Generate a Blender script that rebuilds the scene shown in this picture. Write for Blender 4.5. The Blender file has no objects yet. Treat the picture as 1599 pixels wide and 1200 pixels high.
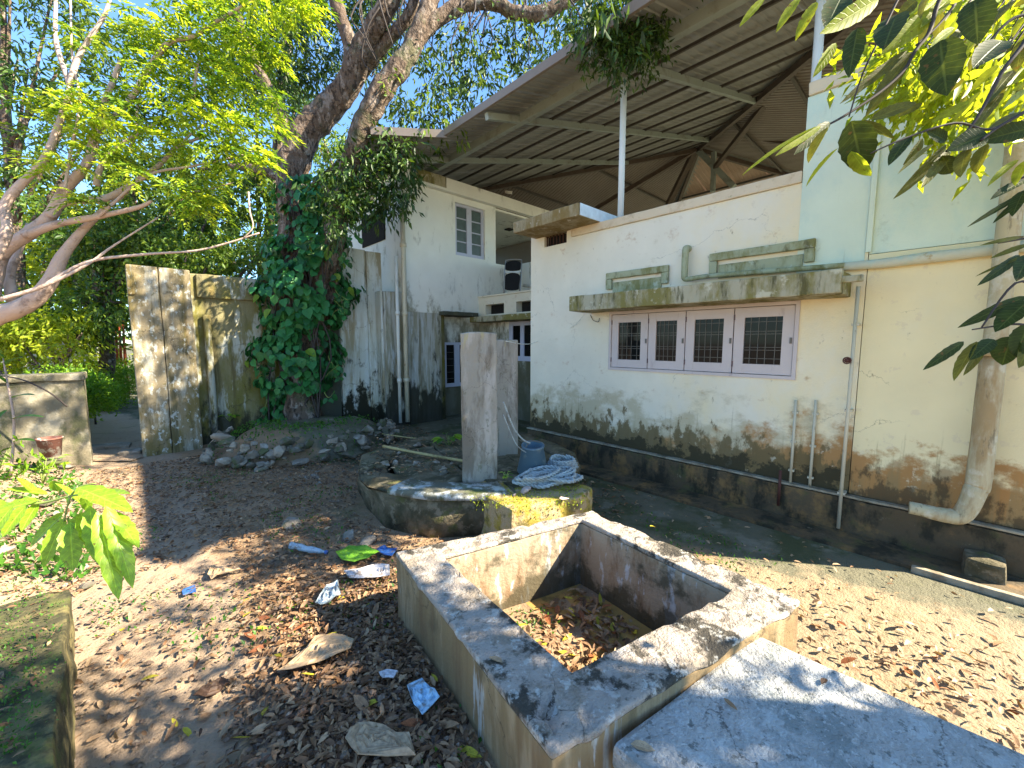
import bpy, bmesh, math, random
import numpy as np
from mathutils import Vector, Matrix, noise
random.seed(7); rng = np.random.default_rng(7)
sc = bpy.context.scene; COL = sc.collection

# ------------------------------------------------------------ camera, light, exposure
F = 640.0; PITCH = math.radians(5.8); YAW = math.radians(43); H = 1.8
cam = bpy.data.objects.new('camera', bpy.data.cameras.new('camera')); COL.objects.link(cam)
cam.data.sensor_width = 36; cam.data.lens = F/1599*36; cam.data.clip_start = 0.05; cam.data.clip_end = 2000
cam.location = (0, 0, H); cam.rotation_euler = (math.pi/2-PITCH, 0, -YAW); sc.camera = cam
SUN = Vector((0.78, -1.05, 1.0)).normalized()
world = bpy.data.worlds.new('World'); sc.world = world; world.use_nodes = True
wn = world.node_tree; bg = wn.nodes['Background']
sky = wn.nodes.new('ShaderNodeTexSky'); sky.sky_type = 'NISHITA'; sky.sun_disc = False
sky.sun_elevation = math.asin(SUN.z); sky.sun_rotation = math.atan2(SUN.x, SUN.y)
sky.air_density = 1.0; sky.dust_density = 0.2; sky.ozone_density = 2.0; sky.altitude = 0
tint = wn.nodes.new('ShaderNodeVectorMath'); tint.operation = 'MULTIPLY'; tint.inputs[1].default_value = (.72, .92, 1.08)
wn.links.new(sky.outputs[0], tint.inputs[0]); wn.links.new(tint.outputs[0], bg.inputs[0]); bg.inputs[1].default_value = 0.085
sl = bpy.data.lights.new('sun', 'SUN'); sl.energy = 5.0; sl.angle = math.radians(0.55); sl.color = (1, .88, .68)
so = bpy.data.objects.new('sun', sl); COL.objects.link(so); so.rotation_euler = SUN.to_track_quat('Z', 'Y').to_euler()
sc.view_settings.view_transform = 'Standard'; sc.view_settings.look = 'None'
sc.view_settings.exposure = 2.3; sc.view_settings.gamma = 1; sc.view_settings.use_curve_mapping = False

# ------------------------------------------------------------ sight-line helpers (pixel of the photo -> place in the yard)
fw = np.array([math.sin(YAW)*math.cos(PITCH), math.cos(YAW)*math.cos(PITCH), -math.sin(PITCH)])
rt = np.array([math.cos(YAW), -math.sin(YAW), 0]); up = np.cross(rt, fw); CC = np.array([0, 0, H])
def ray(px, py): return fw+rt*(px-799.5)/F-up*(py-600)/F
def PZ(px, py, z=0): r = ray(px, py); return Vector(CC+r*(z-H)/r[2])
def PX(px, py, x): r = ray(px, py); return Vector(CC+r*x/r[0])
def PY(px, py, y): r = ray(px, py); return Vector(CC+r*y/r[1])
def PD(px, py, d): return Vector(CC+ray(px, py)*d)
def smooth(a, b, x):
    t = max(0, min(1, (x-a)/(b-a))); return t*t*(3-2*t)
def gz(x, y):                                        # height of the yard
    z = 0.035*noise.noise((x*.5, y*.5, 0))+0.014*noise.noise((x*2.3, y*2.3, 3))+0.006*noise.noise((x*8, y*8, 5))
    soft = 1-smooth(2.9, 3.3, x)*(.8)
    z *= soft
    d = math.hypot((x-.75)/.75, (y-1.45)/1.0)        # litter heap beside the tank
    z += .12*(1-smooth(.3, 1.25, d))
    z += .28*smooth(-.45, -1.6, x)*smooth(3.6, 4.6, y)  # bank on the left
    return z

# ------------------------------------------------------------ materials
def mat_new(name):
    m = bpy.data.materials.new(name); m.use_nodes = True
    nt = m.node_tree; b = nt.nodes['Principled BSDF']; b.inputs['Specular IOR Level'].default_value = .25
    return m, nt, b
def nd(nt, t, ins=None, **kw):
    n = nt.nodes.new(t)
    for k, v in kw.items(): setattr(n, k, v)
    for k, v in (ins or {}).items():
        if hasattr(v, 'is_output') or isinstance(v, bpy.types.NodeSocket): nt.links.new(v, n.inputs[k])
        else: n.inputs[k].default_value = v
    return n
def c4(c): return (c[0], c[1], c[2], 1)
def weathered(name, base, layers=(), rough=.9, bump=.35, bscale=45, spec=.25, vary=.12, dist=.02, crack=None):
    """base colour plus noise-shaped layers; each layer: (colour, (sx,sy,sz), lo, hi, amount, zgrad or None)"""
    m, nt, b = mat_new(name)
    geo = nd(nt, 'ShaderNodeNewGeometry'); pos = geo.outputs['Position']
    sep = nd(nt, 'ShaderNodeSeparateXYZ', {0: pos})
    n0 = nd(nt, 'ShaderNodeTexNoise', {'Vector': pos, 'Scale': 2.2, 'Detail': 6})
    mixb = nd(nt, 'ShaderNodeMix', data_type='RGBA')
    mixb.inputs[6].default_value = c4([c*(1-vary) for c in base]); mixb.inputs[7].default_value = c4([min(1, c*(1+vary)) for c in base])
    nt.links.new(n0.outputs[0], mixb.inputs[0]); cur = mixb.outputs[2]
    for i, L in enumerate(layers):
        col, s, lo, hi, amt = L[:5]; zg = L[5] if len(L) > 5 else None
        mp = nd(nt, 'ShaderNodeMapping', {'Vector': pos}); mp.inputs['Scale'].default_value = s; mp.inputs['Location'].default_value = (i*7.3, i*3.1, i*1.7)
        n = nd(nt, 'ShaderNodeTexNoise', {'Vector': mp.outputs[0], 'Scale': 1.0, 'Detail': 9, 'Roughness': .66}); f = n.outputs[0]
        if zg:
            if zg[0] == 'dot':
                dv = nd(nt, 'ShaderNodeVectorMath', {0: pos, 1: zg[1]}, operation='DOT_PRODUCT'); src = dv.outputs['Value']; zg = zg[2:]
            else: src = sep.outputs[2]
            mr = nd(nt, 'ShaderNodeMapRange', {'Value': src, 'From Min': zg[0], 'From Max': zg[1], 'To Min': zg[2], 'To Max': 0.0})
            f = nd(nt, 'ShaderNodeMath', {0: f, 1: mr.outputs[0]}, operation='ADD').outputs[0]
        r = nd(nt, 'ShaderNodeMapRange', {'Value': f, 'From Min': lo, 'From Max': hi, 'To Min': 0.0, 'To Max': amt}, interpolation_type='SMOOTHSTEP')
        mx = nd(nt, 'ShaderNodeMix', data_type='RGBA'); nt.links.new(r.outputs[0], mx.inputs[0]); nt.links.new(cur, mx.inputs[6]); mx.inputs[7].default_value = c4(col)
        cur = mx.outputs[2]
    ck = None
    if crack:
        wn_ = nd(nt, 'ShaderNodeTexNoise', {'Vector': pos, 'Scale': 3.0, 'Detail': 8, 'Roughness': .65}); wv = nd(nt, 'ShaderNodeVectorMath', {0: wn_.outputs['Color'], 'Scale': .38}, operation='SCALE'); wp = nd(nt, 'ShaderNodeVectorMath', {0: pos, 1: wv.outputs[0]}, operation='ADD')
        vo = nd(nt, 'ShaderNodeTexVoronoi', {'Vector': wp.outputs[0], 'Scale': crack[0]}, feature='DISTANCE_TO_EDGE')
        cr_ = nd(nt, 'ShaderNodeMapRange', {'Value': vo.outputs['Distance'], 'From Min': crack[1], 'From Max': 0.0, 'To Min': 0.0, 'To Max': 1.0})
        mk = nd(nt, 'ShaderNodeTexNoise', {'Vector': pos, 'Scale': 1.1, 'Detail': 2}); mr_ = nd(nt, 'ShaderNodeMapRange', {'Value': mk.outputs[0], 'From Min': .48, 'From Max': .56, 'To Min': 0.0, 'To Max': crack[2]})
        ck = nd(nt, 'ShaderNodeMath', {0: cr_.outputs[0], 1: mr_.outputs[0]}, operation='MULTIPLY')
        mx = nd(nt, 'ShaderNodeMix', data_type='RGBA'); nt.links.new(ck.outputs[0], mx.inputs[0]); nt.links.new(cur, mx.inputs[6]); mx.inputs[7].default_value = (.03, .025, .018, 1); cur = mx.outputs[2]
    nt.links.new(cur, b.inputs['Base Color']); b.inputs['Roughness'].default_value = rough; b.inputs['Specular IOR Level'].default_value = spec
    if bump:
        nb = nd(nt, 'ShaderNodeTexNoise', {'Vector': pos, 'Scale': bscale, 'Detail': 8, 'Roughness': .6})
        nb2 = nd(nt, 'ShaderNodeTexNoise', {'Vector': pos, 'Scale': bscale*.16, 'Detail': 5})
        ad = nd(nt, 'ShaderNodeMath', {0: nb2.outputs[0], 1: 2.0, 2: nb.outputs[0]}, operation='MULTIPLY_ADD')
        if ck is not None: ad = nd(nt, 'ShaderNodeMath', {0: ck.outputs[0], 1: -1.5, 2: ad.outputs[0]}, operation='MULTIPLY_ADD')
        bp = nd(nt, 'ShaderNodeBump', {'Height': ad.outputs[0], 'Strength': bump, 'Distance': dist}); nt.links.new(bp.outputs[0], b.inputs['Normal'])
    return m
def leafmat(name, cols, trans=.45, rough=.45, spec=.35, noise_var=True, veins=0):
    m, nt, b = mat_new(name)
    geo = nd(nt, 'ShaderNodeNewGeometry')
    cr = nd(nt, 'ShaderNodeValToRGB', {0: geo.outputs['Random Per Island']}); e = cr.color_ramp.elements
    e[0].color = c4(cols[0]); e[1].color = c4(cols[-1])
    for i, c in enumerate(cols[1:-1]): x = e.new((i+1)/(len(cols)-1)); x.color = c4(c)
    col = cr.outputs[0]
    if noise_var:
        n = nd(nt, 'ShaderNodeTexNoise', {'Vector': geo.outputs['Position'], 'Scale': 60.0, 'Detail': 3})
        hs = nd(nt, 'ShaderNodeMapRange', {'Value': n.outputs[0], 'From Min': .3, 'From Max': .7, 'To Min': .75, 'To Max': 1.2})
        vm = nd(nt, 'ShaderNodeVectorMath', {0: col, 'Scale': hs.outputs[0]}, operation='SCALE'); col = vm.outputs[0]
    if veins:
        uv = nd(nt, 'ShaderNodeUVMap', uv_map='leaf'); su = nd(nt, 'ShaderNodeSeparateXYZ', {0: uv.outputs[0]})
        sh = nd(nt, 'ShaderNodeMath', {0: su.outputs[0], 1: 2.0}, operation='SUBTRACT'); ab = nd(nt, 'ShaderNodeMath', {0: sh.outputs[0]}, operation='ABSOLUTE'); has = nd(nt, 'ShaderNodeMath', {0: su.outputs[0], 1: veins}, operation='MULTIPLY'); has2 = nd(nt, 'ShaderNodeMath', {0: has.outputs[0], 1: veins}, operation='MINIMUM')
        mid = nd(nt, 'ShaderNodeMapRange', {'Value': ab.outputs[0], 'From Min': .10, 'From Max': .03, 'To Min': 0.0, 'To Max': 1.0})
        ph = nd(nt, 'ShaderNodeMath', {0: ab.outputs[0], 1: -.16, 2: su.outputs[1]}, operation='MULTIPLY_ADD')
        ph2 = nd(nt, 'ShaderNodeMath', {0: ph.outputs[0], 1: 62.0}, operation='MULTIPLY'); sn = nd(nt, 'ShaderNodeMath', {0: ph2.outputs[0]}, operation='SINE')
        sv = nd(nt, 'ShaderNodeMapRange', {'Value': sn.outputs[0], 'From Min': .82, 'From Max': 1.0, 'To Min': 0.0, 'To Max': .6})
        mxv = nd(nt, 'ShaderNodeMath', {0: mid.outputs[0], 1: sv.outputs[0]}, operation='MAXIMUM'); am = nd(nt, 'ShaderNodeMath', {0: mxv.outputs[0], 1: has2.outputs[0]}, operation='MULTIPLY')
        vc = nd(nt, 'ShaderNodeVectorMath', {0: col, 1: (.06, .07, .02) if cols[0][1] > cols[0][0] else (.04, .025, .012)}, operation='ADD'); vc2 = nd(nt, 'ShaderNodeVectorMath', {0: vc.outputs[0], 'Scale': 1.35}, operation='SCALE')
        m1 = nd(nt, 'ShaderNodeMix', data_type='RGBA'); nt.links.new(am.outputs[0], m1.inputs[0]); nt.links.new(col, m1.inputs[6]); nt.links.new(vc2.outputs[0], m1.inputs[7]); col = m1.outputs[2]
        bn = nd(nt, 'ShaderNodeTexNoise', {'Vector': geo.outputs['Position'], 'Scale': 45.0, 'Detail': 4}); br = nd(nt, 'ShaderNodeMapRange', {'Value': bn.outputs[0], 'From Min': .66, 'From Max': .70, 'To Min': 0.0, 'To Max': .8})
        m2_ = nd(nt, 'ShaderNodeMix', data_type='RGBA'); nt.links.new(br.outputs[0], m2_.inputs[0]); nt.links.new(col, m2_.inputs[6]); m2_.inputs[7].default_value = (.12, .07, .02, 1); col = m2_.outputs[2]
        bpv = nd(nt, 'ShaderNodeBump', {'Height': mxv.outputs[0], 'Strength': .5, 'Distance': .003}); nt.links.new(bpv.outputs[0], b.inputs['Normal'])
    nt.links.new(col, b.inputs['Base Color']); b.inputs['Roughness'].default_value = rough; b.inputs['Specular IOR Level'].default_value = spec
    if trans:
        tl = nd(nt, 'ShaderNodeBsdfTranslucent')
        tc = nd(nt, 'ShaderNodeVectorMath', {0: col, 1: (1.5, 1.35, .5)}, operation='MULTIPLY'); nt.links.new(tc.outputs[0], tl.inputs[0])
        ms = nd(nt, 'ShaderNodeMixShader', {0: trans}); nt.links.new(b.outputs[0], ms.inputs[1]); nt.links.new(tl.outputs[0], ms.inputs[2])
        nt.links.new(ms.outputs[0], nt.nodes['Material Output'].inputs[0])
    return m
def plain(name, col, rough=.5, metal=0, spec=.4, trans=0, alpha=1, bump=0, bs=60):
    m, nt, b = mat_new(name); b.inputs['Base Color'].default_value = c4(col); b.inputs['Roughness'].default_value = rough
    b.inputs['Metallic'].default_value = metal; b.inputs['Specular IOR Level'].default_value = spec
    b.inputs['Transmission Weight'].default_value = trans; b.inputs['Alpha'].default_value = alpha
    geo = nd(nt, 'ShaderNodeNewGeometry'); n = nd(nt, 'ShaderNodeTexNoise', {'Vector': geo.outputs['Position'], 'Scale': 9.0, 'Detail': 6})
    mr = nd(nt, 'ShaderNodeMapRange', {'Value': n.outputs[0], 'From Min': .3, 'From Max': .7, 'To Min': .8, 'To Max': 1.1})
    vm = nd(nt, 'ShaderNodeVectorMath', {0: tuple(col), 'Scale': mr.outputs[0]}, operation='SCALE'); nt.links.new(vm.outputs[0], b.inputs['Base Color'])
    if bump:
        dn = nd(nt, 'ShaderNodeTexNoise', {'Vector': geo.outputs['Position'], 'Scale': 24.0, 'Detail': 7}); dr = nd(nt, 'ShaderNodeMapRange', {'Value': dn.outputs[0], 'From Min': .52, 'From Max': .66, 'To Min': 0.0, 'To Max': .75})
        dm = nd(nt, 'ShaderNodeMix', data_type='RGBA'); nt.links.new(dr.outputs[0], dm.inputs[0]); nt.links.new(vm.outputs[0], dm.inputs[6]); dm.inputs[7].default_value = (.16, .105, .06, 1); nt.links.new(dm.outputs[2], b.inputs['Base Color'])
        nb = nd(nt, 'ShaderNodeTexNoise', {'Vector': geo.outputs['Position'], 'Scale': bs, 'Detail': 5})
        bp = nd(nt, 'ShaderNodeBump', {'Height': nb.outputs[0], 'Strength': bump, 'Distance': .01}); nt.links.new(bp.outputs[0], b.inputs['Normal'])
    return m
OLIVE = (.10, .095, .02); BLACKMOSS = (.025, .024, .014); RUST = (.30, .13, .035); LICH = (.48, .50, .46); BROWN = (.14, .09, .05)
M = {}
M['soil'] = weathered('soil', (.27, .18, .105), [
    ((.36, .25, .155), (1.1, 1.1, 1), .45, .68, .8), ((.14, .095, .06), (2.3, 2.3, 1), .5, .72, .8),
    ((.27, .21, .13), (3, 3, 1), .78, .96, .85, ('dot', (0, 1, 0), .6, 2.4, .5)),
    ((.34, .25, .17), (3, 3, 1), .78, .96, .85, ('dot', (1, 0, 0), .35, .8, .5)),
    ((.10, .11, .035), (1.7, 1.7, 1), .56, .72, .55), ((.36, .27, .19), (26, 26, 26), .60, .70, .6), ((.05, .032, .02), (19, 19, 19), .56, .70, .7),
    ((.12, .115, .075), (2.5, 2.5, 1), .82, 1.0, .95, ('dot', (1, .3, 0), 4.15, 3.5, .6)),
    ((.06, .07, .025), (1.7, 1.7, 1), 1.03, 1.2, .85, ('dot', (1, .3, 0), 4.15, 3.5, .6)),
    ((.22, .20, .15), (3.2, 3.2, 1), 1.12, 1.26, .7, ('dot', (1, .3, 0), 4.15, 3.5, .6))], bump=.7, bscale=60)
M['mosscon'] = weathered('mossy_yard_concrete', (.11, .105, .075), [
    ((.055, .065, .022), (1.3, 1.3, 1), .42, .62, .9), ((.2, .17, .12), (3.2, 3.2, 1), .55, .7, .7), ((.22, .15, .09), (12, 12, 12), .6, .72, .6)], bump=.5, bscale=50, rough=.75)
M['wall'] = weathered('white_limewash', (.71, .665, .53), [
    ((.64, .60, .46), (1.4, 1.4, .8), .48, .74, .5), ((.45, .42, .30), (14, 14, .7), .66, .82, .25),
    ((.76, .65, .40), (1.1, 1.1, .8), .62, .90, .85, ('dot', (0, 1, 0), .3, 3.2, .42)),  # paint plus bounced yellow light, coloured in creamier to the right
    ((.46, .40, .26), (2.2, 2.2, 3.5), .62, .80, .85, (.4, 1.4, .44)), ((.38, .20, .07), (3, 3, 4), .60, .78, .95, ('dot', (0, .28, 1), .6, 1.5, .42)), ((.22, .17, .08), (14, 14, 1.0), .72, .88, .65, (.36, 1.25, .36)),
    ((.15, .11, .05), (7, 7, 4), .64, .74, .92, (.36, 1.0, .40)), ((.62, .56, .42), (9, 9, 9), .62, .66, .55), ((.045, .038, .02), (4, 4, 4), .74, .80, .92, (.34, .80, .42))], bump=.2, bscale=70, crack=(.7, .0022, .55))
M['cream'] = weathered('cream_limewash_bounce', (.76, .66, .40), [  # cream paint, with yellow light bounced off the ground mixed into the colour
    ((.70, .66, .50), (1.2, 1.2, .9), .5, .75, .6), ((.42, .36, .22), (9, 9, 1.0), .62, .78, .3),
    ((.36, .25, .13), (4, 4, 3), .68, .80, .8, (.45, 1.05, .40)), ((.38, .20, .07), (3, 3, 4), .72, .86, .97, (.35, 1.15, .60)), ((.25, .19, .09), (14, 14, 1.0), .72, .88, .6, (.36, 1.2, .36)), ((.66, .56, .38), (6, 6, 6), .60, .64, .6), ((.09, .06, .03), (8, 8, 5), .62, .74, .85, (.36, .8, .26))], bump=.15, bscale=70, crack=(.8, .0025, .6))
M['mint'] = weathered('mint_wall_tone', (.60, .68, .54), [((.46, .60, .52), (1.6, 1.6, 1), .46, .62, .7), ((.66, .64, .48), (1.1, 1.1, 1), .5, .7, .7), ((.3, .3, .2), (14, 14, .8), .60, .76, .5), ((.34, .40, .30), (4, 4, 4), .62, .7, .4)], bump=.15, bscale=70)  # pale mint tone with patches for the upper right wall
M['whitewall'] = weathered('stained_white_paint', (.76, .77, .70), [((.45, .47, .42), (1.3, 1.3, .8), .56, .78, .4), ((.20, .19, .11), (2.5, 2.5, 1.5), .62, .78, .8, (2.0, 3.6, .22)),
    ((.10, .09, .05), (3, 3, 1), .55, .72, .9, (.2, 2.3, .30))], bump=.15)  # white house paint with darker stains towards the bottom
M['lowwall'] = weathered('stained_lower_wall', (.45, .46, .42), [
    ((.24, .22, .13), (6, 6, .8), .42, .62, .85), ((.13, .11, .05), (9, 9, .6), .5, .66, .8), ((.50, .56, .58), (7, 7, 1.2), .58, .66, .7), (BLACKMOSS, (5, 5, 1.6), .55, .68, .95, (0, 1.3, .3))], bump=.3)
M['tanband'] = weathered('tan_parapet_plaster', (.62, .52, .36), [((.42, .32, .2), (5, 5, 5), .5, .66, .6), ((.25, .22, .13), (12, 12, 12), .6, .7, .6)], bump=.25)
M['plinth'] = weathered('black_damp_plinth', (.11, .08, .045), [((.30, .17, .06), (3, 3, 3), .50, .66, .7), ((.09, .10, .03), (4, 4, 4), .52, .66, .6), ((.03, .028, .018), (5, 5, 3), .45, .62, .9), ((.3, .25, .16), (9, 9, 9), .64, .72, .5)], bump=.4)
M['ledge'] = weathered('ledge_mortar', (.33, .29, .21), [(BROWN, (6, 6, 6), .45, .6, .6), ((.07, .07, .03), (3, 3, 3), .55, .68, .6)], bump=.3)
M['chajja'] = weathered('mossy_canopy_concrete', (.36, .34, .24), [
    ((.17, .15, .035), (3.2, 3.2, 1.2), .40, .56, .9), ((.5, .48, .36), (6, 6, 6), .56, .64, .8), ((.07, .065, .025), (9, 9, 2.2), .52, .66, .85)], bump=.35, crack=(1.6, .006, .7))
M['chajja_brown'] = weathered('brown_stained_concrete', (.30, .25, .15), [((.19, .13, .04), (5, 5, 1.8), .4, .6, .9), ((.5, .46, .36), (8, 8, 8), .60, .67, .8), ((.08, .06, .02), (9, 9, 3), .55, .7, .7)], bump=.35)
M['green'] = weathered('algae_green_plaster', (.34, .36, .23), [((.17, .16, .045), (4, 4, 2), .42, .60, .85), ((.10, .09, .04), (8, 8, 3), .56, .68, .8), ((.46, .5, .4), (9, 9, 9), .6, .68, .6)], bump=.3)
M['mosswall'] = weathered('mossy_boundary_plaster', (.19, .17, .09), [
    ((.13, .12, .02), (1.5, 1.5, .7), .40, .58, .95), ((.42, .43, .38), (4, 4, 1.0), .52, .60, .75), ((.09, .075, .03), (7, 7, .6), .52, .68, .8), ((.20, .14, .04), (3, 3, .4), .55, .7, .7), (BLACKMOSS, (4, 4, 2), .56, .72, .9, (0, .9, .28))], bump=.4, crack=(.9, .006, .7))
M['lichwall'] = weathered('lichen_spotted_plaster', (.23, .19, .12), [
    ((.14, .11, .03), (2.5, 2.5, .8), .45, .62, .8), ((.36, .36, .31), (6, 6, 1), .5, .62, .7), ((.08, .07, .03), (8, 8, .7), .52, .64, .8), ((.50, .53, .50), (16, 16, 9), .55, .62, .75), ((.22, .13, .03), (7, 7, .3), .58, .70, .8), ((.10, .085, .03), (14, 14, 10), .60, .66, .7)], bump=.4, crack=(.9, .006, .8))
M['palewall'] = weathered('peeling_pale_plaster', (.52, .54, .48), [
    ((.26, .21, .10), (5, 5, .6), .44, .62, .8), ((.60, .64, .62), (6, 6, 1.2), .52, .6, .7), ((.12, .12, .07), (8, 8, 1), .58, .68, .8), (BLACKMOSS, (5, 5, 3), .58, .70, 1, (.1, 1.2, .30))], bump=.3, crack=(1.1, .006, .7))
M['darkwall'] = weathered('black_algae_plaster', (.07, .075, .055), [((.15, .14, .07), (5, 5, .7), .52, .68, .7), ((.42, .44, .38), (12, 12, 4), .66, .70, .7)], bump=.35)
M['tank'] = weathered('tank_cement', (.20, .14, .07), [
    ((.33, .25, .15), (6, 6, 1), .52, .66, .7), ((.30, .36, .38), (5, 5, .4), .62, .68, .6), ((.16, .10, .05), (9, 9, .8), .50, .66, .8), ((.44, .47, .46), (9, 9, 1.3), .605, .66, .55), ((.07, .06, .035), (5, 5, 2.5), .56, .72, .8, (-.1, .22, .16))], bump=.35, crack=(1.3, .006, .9))
M['tankin'] = weathered('tank_lining', (.31, .245, .165), [
    ((.17, .10, .05), (6, 6, 2), .48, .64, .8), ((.46, .48, .48), (11, 11, 3), .565, .62, .75), ((.05, .045, .025), (4, 4, 4), .52, .66, .85, (0, .25, .2))], bump=.4, crack=(1.5, .006, .9))
M['rim'] = weathered('tank_rim_cement', (.36, .31, .26), [
    ((.22, .18, .13), (6, 6, 6), .5, .62, .7), ((.045, .04, .03), (3.6, 3.6, 3.6), .50, .56, .95), ((.56, .55, .50), (13, 13, 13), .54, .62, .65), ((.13, .11, .08), (22, 22, 22), .56, .64, .6)], bump=.9, bscale=80, crack=(1.9, .006, .9))
M['tankfloor'] = weathered('wet_tank_floor', (.34, .20, .06), [((.12, .09, .03), (7, 7, 7), .5, .62, .8)], rough=.5, bump=.3)
M['slab'] = weathered('blue_grey_slab', (.37, .365, .34), [
    ((.20, .225, .215), (3, 3, 3), .48, .62, .8), ((.46, .47, .45), (9, 9, 9), .50, .60, .75), ((.55, .55, .52), (34, 34, 34), .56, .62, .6), ((.07, .08, .07), (26, 26, 26), .57, .63, .65)], bump=.9, bscale=70, crack=(1.1, .003, .45))
M['pillar'] = weathered('grey_pillar_cement', (.28, .25, .20), [
    ((.42, .38, .33), (6, 6, 1.5), .5, .66, .7), ((.14, .115, .085), (5, 5, 1.2), .48, .62, .85), ((.09, .09, .04), (12, 12, 6), .58, .66, .5), ((.35, .30, .16), (12, 12, 2), .70, .78, .9, (1.95, 1.5, .2))], bump=.3, crack=(2.2, .006, .7))
M['wellcon'] = weathered('well_masonry', (.14, .115, .07), [
    ((.055, .05, .025), (3, 3, 3), .42, .6, .9), ((.24, .20, .13), (7, 7, 7), .52, .62, .7), ((.08, .09, .025), (5, 5, 5), .56, .66, .8)], bump=.7, bscale=30, crack=(2.2, .02, 1))
M['wellrim'] = weathered('well_rim_cement', (.42, .44, .42), [((.09, .085, .05), (6, 6, 6), .44, .56, .9), ((.08, .10, .03), (4, 4, 4), .55, .65, .8)], bump=.5)
M['mossblock'] = weathered('mossy_step_cement', (.38, .29, .16), [((.30, .23, .03), (6, 6, 6), .45, .58, .9), ((.10, .09, .04), (9, 9, 9), .52, .64, .8)], bump=.6)
M['leftcon'] = weathered('mossy_low_wall', (.06, .055, .028), [((.17, .14, .06), (7, 7, 7), .48, .60, .85), ((.03, .03, .015), (16, 16, 16), .52, .6, .8), ((.10, .12, .03), (3, 3, 3), .52, .64, .7), ((.42, .42, .38), (4, 4, 4), .69, .71, .9)], bump=.5)
M['stone'] = weathered('rubble_stone', (.21, .18, .14), [((.34, .32, .28), (8, 8, 8), .5, .65, .7), ((.10, .10, .05), (5, 5, 5), .52, .66, .8)], bump=.5)
M['grit'] = weathered('soil_grit', (.17, .12, .085), [((.30, .24, .18), (30, 30, 30), .55, .6, .8), ((.06, .05, .03), (22, 22, 22), .5, .6, .8)], bump=0)
M['oldcon'] = weathered('old_low_wall', (.19, .165, .11), [((.40, .36, .27), (3, 3, 3), .5, .62, .7), ((.08, .085, .04), (4, 4, 2.4), .48, .62, .85)], bump=.5)
M['pipe'] = weathered('cream_pipe_paint', (.52, .48, .36), [((.30, .27, .18), (6, 6, 1.5), .52, .68, .7), ((.16, .10, .05), (11, 11, 5), .6, .7, .7)], rough=.55, bump=.1)
M['whitepipe'] = weathered('white_pvc', (.62, .62, .56), [((.30, .25, .16), (5, 5, 1.5), .56, .72, .6)], rough=.5, bump=.05)
M['bigpipe'] = weathered('cast_cement_pipe', (.44, .38, .24), [((.56, .52, .40), (9, 9, 9), .5, .6, .6), ((.30, .20, .09), (5, 5, 1.2), .48, .62, .8), ((.12, .10, .06), (14, 14, 3), .58, .66, .6)], bump=.3)
M['cornice'] = weathered('plastered_cornice_pipe', (.50, .50, .38), [((.40, .50, .42), (4, 4, 4), .5, .6, .6), ((.35, .24, .10), (7, 7, 7), .58, .68, .7)], bump=.4)
M['frame'] = weathered('lilac_window_paint', (.52, .46, .44), [((.30, .22, .22), (12, 12, 3), .58, .70, .5)], rough=.6, bump=.08)
M['gap'] = plain('window_joint_dark', (.12, .08, .08), .8)
M['lilac'] = weathered('blue_lilac_paint', (.48, .50, .60), [((.3, .3, .32), (9, 9, 4), .58, .7, .4)], rough=.6, bump=.05)
M['glass'] = plain('dark_window_glass', (.008, .009, .009), .05, spec=.12)
M['greyglass'] = plain('frosted_window_glass', (.09, .13, .13), .25, spec=.6)
M['bars'] = plain('window_bar_metal', (.13, .12, .10), .6, .1)
M['dark'] = plain('dark_interior', (.01, .009, .008), .9)
M['grille'] = plain('rusty_grille', (.05, .02, .012), .8)
M['rust'] = plain('rusty_valve', (.09, .03, .02), .7)
M['sheet'] = weathered('grey_roof_sheet', (.25, .25, .235), [((.19, .19, .175), (.6, 2.5, 1), .4, .65, .7), ((.36, .33, .28), (2, 2, 2), .55, .7, .5)], rough=.45, bump=.05)
M['sheetred'] = weathered('reddish_roof_sheet', (.40, .29, .23), [((.30, .20, .15), (1, 1, 1), .45, .65, .6)], rough=.6, bump=.05)
M['sheetbrown'] = weathered('brown_roof_sheet', (.21, .18, .155), [((.18, .145, .12), (1, 1, 1), .45, .65, .6)], rough=.5, bump=.05)
M['steel'] = weathered('grey_steel_paint', (.27, .31, .28), [((.16, .15, .12), (4, 4, 4), .5, .68, .6)], rough=.5, bump=.05)
M['steeldark'] = plain('dark_steel_paint', (.09, .065, .05), .6)
M['purlin'] = plain('dark_purlin_steel', (.075, .065, .055), .6)
M['polewhite'] = weathered('white_pole_paint', (.62, .66, .64), [((.4, .38, .32), (6, 6, 2), .58, .7, .5)], rough=.45, bump=.03)
M['bluepaint'] = plain('white_fascia_paint', (.62, .74, .80), .5)
M['black'] = plain('black_vinyl', (.008, .008, .008), .6, spec=.2)
M['chairsteel'] = plain('chair_steel', (.35, .35, .34), .3, .8)
M['bark'] = weathered('rough_tree_bark', (.12, .085, .06), [((.26, .21, .17), (9, 9, 4), .5, .60, .85), ((.03, .022, .016), (16, 16, 5), .50, .60, .9), ((.34, .34, .30), (5, 5, 5), .60, .66, .6), ((.06, .08, .03), (2, 2, 2), .55, .66, .5)], bump=1.0, bscale=18, dist=.06)
M['palebark'] = weathered('pale_smooth_bark', (.44, .33, .27), [((.16, .11, .08), (9, 9, 9), .52, .66, .7), ((.46, .36, .31), (4, 4, 4), .5, .65, .6)], bump=.4, bscale=40)
M['darkbark'] = plain('dark_twig_bark', (.045, .035, .03), .8)
M['greenstem'] = plain('green_stem', (.20, .26, .06), .6)
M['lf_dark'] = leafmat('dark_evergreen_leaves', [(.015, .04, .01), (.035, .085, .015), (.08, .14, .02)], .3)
M['lf_mid'] = leafmat('mid_green_leaves', [(.05, .11, .012), (.10, .18, .02), (.19, .26, .025)], .4)
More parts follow.
